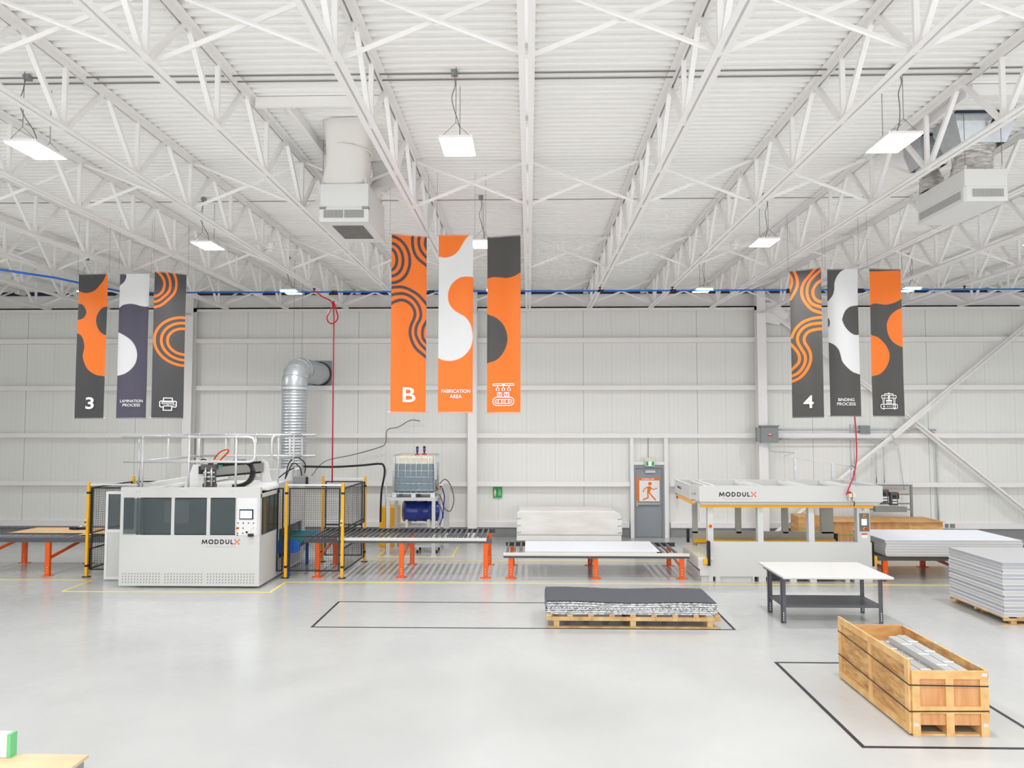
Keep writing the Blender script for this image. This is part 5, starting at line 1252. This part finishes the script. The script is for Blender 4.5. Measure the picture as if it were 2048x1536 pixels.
# ---------------- back wall things ----------------
fo = thing('door_2', None, None, (-10.0, 24.0, 0), kind='structure')
MB().box(-10.74, -10.62, 23.90, 24.06, 0, 3.16).build('door_post', M_STEEL, fo); MB().box(-9.64, -9.52, 23.90, 24.06, 0, 3.16).build('door_post', M_STEEL, fo)
dn = thing('door_1', None, None, (3.80, 24.0, 0), kind='structure')
MB().box(3.22, 3.33, 23.90, 24.02, 0, 3.16).build('door_post', M_STEEL, dn); MB().box(4.30, 4.42, 23.90, 24.02, 0, 3.16).build('door_post', M_STEEL, dn)
MB().box(3.33, 4.30, 23.92, 24.02, 2.30, 2.40).build('door_header', M_STEEL, dn)
f = MB().box(3.33, 3.39, 23.95, 24.09, 0, 2.30).box(4.24, 4.30, 23.95, 24.09, 0, 2.30).box(3.39, 4.24, 23.95, 24.09, 2.20, 2.30)
f.build('door_frame', M_DOORG, dn); MB().box(3.39, 4.24, 24.0, 24.05, 0.01, 2.20).build('door_leaf', M_DOORG, dn)
MB().box(3.70, 4.02, 23.94, 24.0, 2.04, 2.13).box(3.66, 4.0, 23.96, 23.98, 2.15, 2.17).build('door_closer', M_GALV, dn, bevel=0.005)
MB().box(3.44, 4.17, 23.93, 23.99, 1.03, 1.09).box(3.40, 3.46, 23.93, 24.0, 0.97, 1.15).build('panic_bar', M_ALU, dn, bevel=0.006)
sg = thing('exit_poster', 'orange and white EMERGENCY EXIT poster with running figure on the grey door', 'sign', (3.82, 23.99, 1.14))
X0, X1, Z0, Z1 = 3.425, 4.16, 1.135, 1.885
MB().box(X0, X1, 23.992, 23.999, Z0, Z1).build('poster_board', M_SIGNO, sg)
MB().box(X0 + 0.09, X1 - 0.005, 23.989, 23.992, Z0 + 0.005, Z1 - 0.085).build('poster_field', M_WHITE, sg)
MB().text('EMERGENCY EXIT', (X0 + X1) / 2 - 0.0, Z1 - 0.067, 23.989, 0.05, 0.40, bold=0.02).build('poster_lettering', M_WHITE, sg)
fg = MB(); S = 0.1165 / 100 * 1.0
def T(x, y): return (X0 + (x - 235) * 0.735 / 445, Z1 - (y - 442) * 0.75 / 440)
yq = 23.987
cx, cz = T(492, 552); fg.disc(cx, cz, 0.057, yq - 0.002, n=24)
st = lambda pts, wd: fg.stroke([T(*p) for p in pts], wd, yq)
fg.prism([T(445, 598), T(500, 600), T(520, 625), T(490, 715), T(435, 725), T(440, 660)], yq - 0.0015, yq)
st([(455, 612), (385, 645), (365, 705)], 0.03); st([(505, 622), (555, 660), (625, 638)], 0.03)
st([(450, 710), (455, 815), (362, 845)], 0.042); st([(472, 715), (595, 850)], 0.042)
fg.build('running_figure', M_SIGNO, sg)
es = thing('exit_light', 'green lit running-man exit light above the grey door', 'exit sign', (3.83, 23.85, 2.28))
MB().box(3.68, 3.98, 23.80, 23.89, 2.26, 2.42).box(3.66, 4.0, 23.79, 23.89, 2.42, 2.53).build('housing', M_PLAST, es, bevel=0.005)
MB().box(3.70, 3.96, 23.796, 23.80, 2.28, 2.405).build('green_face', M_EXITG, es)
MB().box(3.785, 3.875, 23.794, 23.796, 2.28, 2.405).build('white_field', M_EXITW, es)
q = MB(); q.disc(3.83, 2.385, 0.012, 23.792, n=10); q.stroke([(3.83, 2.365), (3.825, 2.335), (3.845, 2.315), (3.84, 2.29)], 0.012, 23.793).stroke([(3.825, 2.335), (3.81, 2.31), (3.795, 2.30)], 0.012, 23.793).stroke([(3.81, 2.36), (3.85, 2.35)], 0.009, 23.793)
q.build('running_figure', M_EXITG, es)
MB().tube([(3.82, 24.08, 2.5), (3.82, 24.08, 3.2)], 0.008, 6).build('exit_cable', M_WIRE, label='thin cable running up from the exit light', cat='cable')
fe = thing('fire_extinguisher', 'red fire extinguisher with a green tag on the wall beside the door', 'fire extinguisher', (4.72, 23.75, 1.25))
MB().tube([(4.70, 23.77, 1.26), (4.70, 23.77, 1.28), (4.70, 23.77, 1.62), (4.70, 23.77, 1.67), (4.70, 23.77, 1.70)], [0.05, 0.06, 0.06, 0.04, 0.02], 16).build('cylinder', M_REDP, fe)
MB().tube([(4.70, 23.77, 1.34), (4.70, 23.77, 1.58)], 0.0615, 16).build('paper_label', M_WHITE, fe)
MB().box(4.67, 4.75, 23.74, 23.80, 1.70, 1.76).build('valve', M_BLACK, fe); MB().tube(spline([(4.67, 23.76, 1.72), (4.62, 23.76, 1.62), (4.62, 23.75, 1.45), (4.65, 23.74, 1.38)], 5), 0.011, 6).build('discharge_hose', M_BLACK, fe)
MB().box(4.73, 4.78, 23.69, 23.70, 1.42, 1.58).build('inspection_tag', M_LGREEN, fe)
MB().box(4.66, 4.74, 23.83, 23.89, 1.5, 1.75).build('wall_bracket', M_PINE, fe)
gb = thing('first_aid_box', 'green eyewash station box on the wall behind the conveyors', 'first aid box', (-1.01, 24.05, 1.24))
MB().box(-1.155, -0.87, 24.03, 24.1, 1.24, 1.57).build('back_plate', M_GREEN, gb, bevel=0.005)
MB().tube([(-1.09, 24.0, 1.28), (-1.09, 24.0, 1.44), (-1.09, 24.0, 1.48), (-1.09, 24.0, 1.52)], [0.035, 0.035, 0.02, 0.012], 12).build('bottle', M_PLAST, gb)
MB().box(-0.99, -0.90, 24.02, 24.03, 1.30, 1.52).build('instruction_card', M_LGREEN, gb)

# wind bracing on the right bay
wbz = thing('wind_brace', 'white steel wind brace crossing the right bay of the back wall', 'brace', (12.0, 23.75, 0.5))
cxx, czz = 12.05, 3.73
MB().bar((7.55, 23.78, 7.30), (cxx, 23.78, czz), 0.012, 0.14).bar((7.55, 23.76, 7.30), (cxx, 23.76, czz), 0.09, 0.012).build('arm', M_STEEL, wbz)
MB().bar((cxx, 23.78, czz), (16.4, 23.78, 0.1), 0.012, 0.17).bar((cxx, 23.73, czz), (16.4, 23.73, 0.1), 0.12, 0.012).build('arm', M_STEEL, wbz)
MB().bar((7.6, 23.70, 0.1), (16.4, 23.70, 7.30), 0.012, 0.14).bar((7.6, 23.66, 0.1), (16.4, 23.66, 7.30), 0.09, 0.012).build('arm', M_STEEL, wbz)
MB().bar((cxx - 0.65, 23.64, czz - 0.52), (cxx + 0.55, 23.64, czz + 0.46), 0.012, 0.17).build('splice_plate', M_STEEL, wbz)
MB().prism([(7.48, 7.45), (7.48, 6.85), (7.95, 6.75), (8.3, 7.05), (7.9, 7.5)], 23.79, 23.80).build('gusset_plate', M_STEEL, wbz)
# electrical
eb = thing('electrical_box', 'grey electrical box mounted on the right wall column', 'electrical box', (7.47, 23.5, 3.02))
MB().box(7.22, 7.76, 23.42, 23.6, 3.02, 3.52).build('enclosure', M_GREYBOX, eb, bevel=0.006); MB().box(7.19, 7.79, 23.38, 23.6, 3.52, 3.56).build('rain_lid', M_GREYBOX, eb)
MB().box(7.10, 7.22, 23.45, 23.6, 3.05, 3.5).build('side_plate', M_GREYBOX, eb)
MB().box(7.42, 7.57, 23.415, 23.42, 3.22, 3.26).build('red_label', M_REDP, eb); MB().box(7.46, 7.53, 23.414, 23.42, 3.262, 3.29).build('white_label', M_WHITE, eb)
MB().box(10.46, 10.77, 23.82, 23.98, 3.29, 3.55).build('junction_box', M_GREYBOX, label='small grey junction box on the wall conduit behind the right banners', cat='electrical box', bevel=0.005)
CN = [([(7.76, 23.88, 3.42), (12.45, 23.88, 3.42), (12.7, 23.9, 3.38), (12.88, 23.9, 3.25), (12.92, 23.9, 3.1), (12.92, 24.0, 2.9), (12.92, 24.02, 0.55)], 0.027, 'thick wall conduit passing the junction box and turning down to the floor'),
      ([(7.76, 23.83, 3.10), (10.6, 23.83, 3.10), (10.85, 23.83, 3.04), (10.93, 23.83, 2.85), (10.93, 23.83, 1.75)], 0.02, 'wall conduit bending down to the left switch on the panel stand'),
      ([(7.76, 23.80, 3.14), (10.85, 23.80, 3.14), (11.1, 23.80, 3.08), (11.16, 23.80, 2.9), (11.16, 23.80, 1.75)], 0.018, 'wall conduit bending down behind the panel stand'),
      ([(11.16, 23.86, 3.06), (11.42, 23.86, 3.05), (11.58, 23.86, 2.95), (11.62, 23.80, 2.8), (11.62, 23.5, 1.55)], 0.016, 'thin wall conduit dropping to the right switch on the panel stand'),
      ([(7.5, 23.5, 3.02), (7.5, 23.5, 2.85), (7.6, 23.5, 2.74), (7.9, 22.5, 2.74), (6.5, 19.4, 2.77)], 0.010, 'flexible cable from the grey electrical box down to the press')]
for i, (pts, r_, lab) in enumerate(CN):
    MB().tube(spline(pts, 4) if i != 4 else spline(pts, 5), r_, 8).build('wall_conduit', M_GALV, label=lab, cat='conduit')
for x, lab in ((10.25, 'thin conduit dropping down the wall, left of the junction box'), (10.36, 'thin conduit dropping down the wall, just beside the junction box')):
    MB().tube([(x, 24.06, 1.76), (x, 24.06, 3.6)], 0.01, 6).build('wall_conduit', M_GALV, label=lab, cat='conduit')
es_ = thing('panel_stand', 'grey tube stand holding the switches behind the press', 'stand', (11.2, 23.3, 0))
st_ = MB().box(11.70, 11.76, 23.27, 23.33, 0, 1.74).box(10.30, 10.36, 23.27, 23.33, 0, 1.74).box(10.36, 11.70, 23.27, 23.33, 1.68, 1.74).box(10.36, 11.70, 23.28, 23.32, 1.42, 1.46).box(10.36, 11.70, 23.28, 23.32, 1.14, 1.18).box(10.36, 11.70, 23.28, 23.32, 0.96, 1.0)
st_.build('frame', M_GREYBOX, es_)
MB().box(10.55, 11.50, 23.12, 23.27, 0.92, 1.08).build('wiring_trough', M_GREYBOX, es_)
for i, (x, lab) in enumerate(((10.72, 'grey disconnect switch with red handle, left one on the stand behind the press'), (11.02, 'grey disconnect switch with red handle, right one on the stand behind the press'))):
    zz = 1.62 - i * 0.08 - 0.42
    s = thing('disconnect_switch', lab, 'switch', (x, 23.2, zz))
    MB().box(x, x + 0.22, 23.12, 23.26, zz, zz + 0.40).build('enclosure', M_DGREY, s, bevel=0.006)
    MB().cyl((x + 0.11, 23.12, zz + 0.27), (x + 0.11, 23.09, zz + 0.27), 0.045, 16).build('dial', M_BLACK, s)
    MB().box(x + 0.225, x + 0.255, 23.12, 23.18, zz + 0.2, zz + 0.33).build('lever', M_BLACK, s); MB().cyl((x + 0.24, 23.15, zz + 0.33), (x + 0.24, 23.15, zz + 0.40), 0.022, 10).build('lever_grip', M_REDP, s)
    for z in (0.06, 0.14): MB().box(x + 0.05, x + 0.19, 23.117, 23.12, zz + z, zz + z + 0.045).build('paper_label', M_WHITE, s)
for x, w_, lab in ((12.86, 0.12, 'small outlet box at the foot of the thick wall conduit'), (13.10, 0.08, 'small outlet box, middle one on the white ledge'), (13.26, 0.12, 'small outlet box, right one on the white ledge')):
    MB().box(x, x + w_, 23.93, 24.0, 0.34, 0.46).build('outlet_box', M_GREYBOX, label=lab, cat='electrical box')

# ---------------- crates and foam blocks by the wall ----------------
cb = thing('long_crate', 'long closed plywood crate with red-brown boarded front behind the press', 'crate', (10.1, 22.7, 0))
KX0, KX1, KY0, KY1, KZ = 8.82, 11.95, 22.0, 23.2, 0.76
MB().box(KX0 - 0.02, KX1 + 0.06, KY0 - 0.05, KY1, KZ, KZ + 0.015).build('lid', M_PLY, cb)
MB().box(KX0, 10.6, KY0, KY0 + 0.02, 0.1, KZ).build('front_board', M_PLYR, cb); MB().box(10.6, KX1, KY0, KY0 + 0.02, 0.1, KZ).build('front_board', M_PLY, cb)
MB().box(KX0, KX0 + 0.02, KY0 + 0.02, KY1, 0.1, KZ).build('end_board', M_PLY, cb); MB().box(KX1 - 0.02, KX1, KY0 + 0.02, KY1, 0.1, KZ).build('end_board', M_PLY, cb)
MB().box(KX0, KX1, KY1 - 0.02, KY1, 0.1, KZ).build('rear_board', M_PLY, cb)
for x in (KX0 + 0.1, 10.35, KX1 - 0.12): MB().box(x - 0.05, x + 0.05, KY0, KY1, 0.0, 0.1).build('skid', M_PALLET, cb)
for x in (9.58, 11.02): MB().box(x - 0.04, x + 0.04, KY0 - 0.012, KY0, 0.1, KZ).build('batten', M_PINE, cb)
MB().box(KX0 - 0.004, KX1 + 0.004, KY0 - 0.016, KY0 - 0.013, 0.40, 0.42).build('green_strap', M_LGREEN, cb)
sc_ = thing('small_crate', 'pale plywood crate left of the long crate, behind the press window', 'crate', (8.4, 23.0, 0))
MB().box(8.08, 8.76, 22.75, 23.4, 0.1, 0.84).build('body', M_PLY, sc_); MB().box(8.15, 8.25, 22.75, 23.4, 0, 0.1).build('skid', M_PALLET, sc_); MB().box(8.65, 8.75, 22.75, 23.4, 0, 0.1).build('skid', M_PALLET, sc_)
MB().bar((8.08, 22.745, 0.50), (8.76, 22.745, 0.38), 0.004, 0.02).build('green_strap', M_LGREEN, sc_)
pallet(-0.30, 2.60, 22.1, 23.3, 'wooden pallet under the white foam blocks by the back wall', 'x', 9, 1.3)
MB().box(-0.37, 2.70, 22.05, 23.35, 0.178, 0.345).build('foam_slab', M_FOAM, label='thick white foam slab under the wrapped block by the back wall', cat='foam', bevel=0.02)
fb = thing('foam_block', 'large wrapped white block with green marks beside the exit door', 'foam block', (1.15, 22.7, 0.347))
MB().prism([(-0.37, 0.347), (2.72, 0.347), (2.72, 0.8), (2.66, 0.96), (2.50, 1.05), (-0.30, 1.05), (-0.37, 0.98)], 22.03, 23.35).build('block', mat('scuffed_white_wrap', (240, 239, 234), 0.7, rgb2=(226, 223, 215), nscale=2.5, stretch=(0.5, 1, 2)), fb, bevel=0.03)
gm = MB()
for z in (0.42, 0.62, 0.82): gm.bar((-0.36, 22.022, z), (-0.24, 22.022, z + 0.02), 0.004, 0.018).bar((2.58, 22.022, z - 0.01), (2.71, 22.022, z + 0.015), 0.004, 0.018)
gm.build('green_marks', M_LGREEN, fb)

# ---------------- near left corner ----------------
nt2 = thing('plywood_table', 'plywood-topped dark box table in the near left corner', 'table', (-4.4, 5.4, 0))
MB().box(-5.6, -3.47, 5.0, 5.94, 0.975, 1.0).build('table_top', M_PLYP, nt2)
MB().box(-5.55, -3.49, 5.02, 5.91, 0.0, 0.975).build('base_cabinet', M_GREYBOX, nt2)
ob = thing('packing_block', 'cream foam block with a green end strip on the plywood table', 'foam block', (-4.35, 5.75, 1.0))
MB().box(-4.9, -4.075, 5.86, 5.935, 1.001, 1.18).build('block', M_FOAM, ob, bevel=0.008)
MB().box(-4.074, -4.045, 5.86, 5.935, 1.001, 1.18).build('end_strip', M_LGREEN, ob)
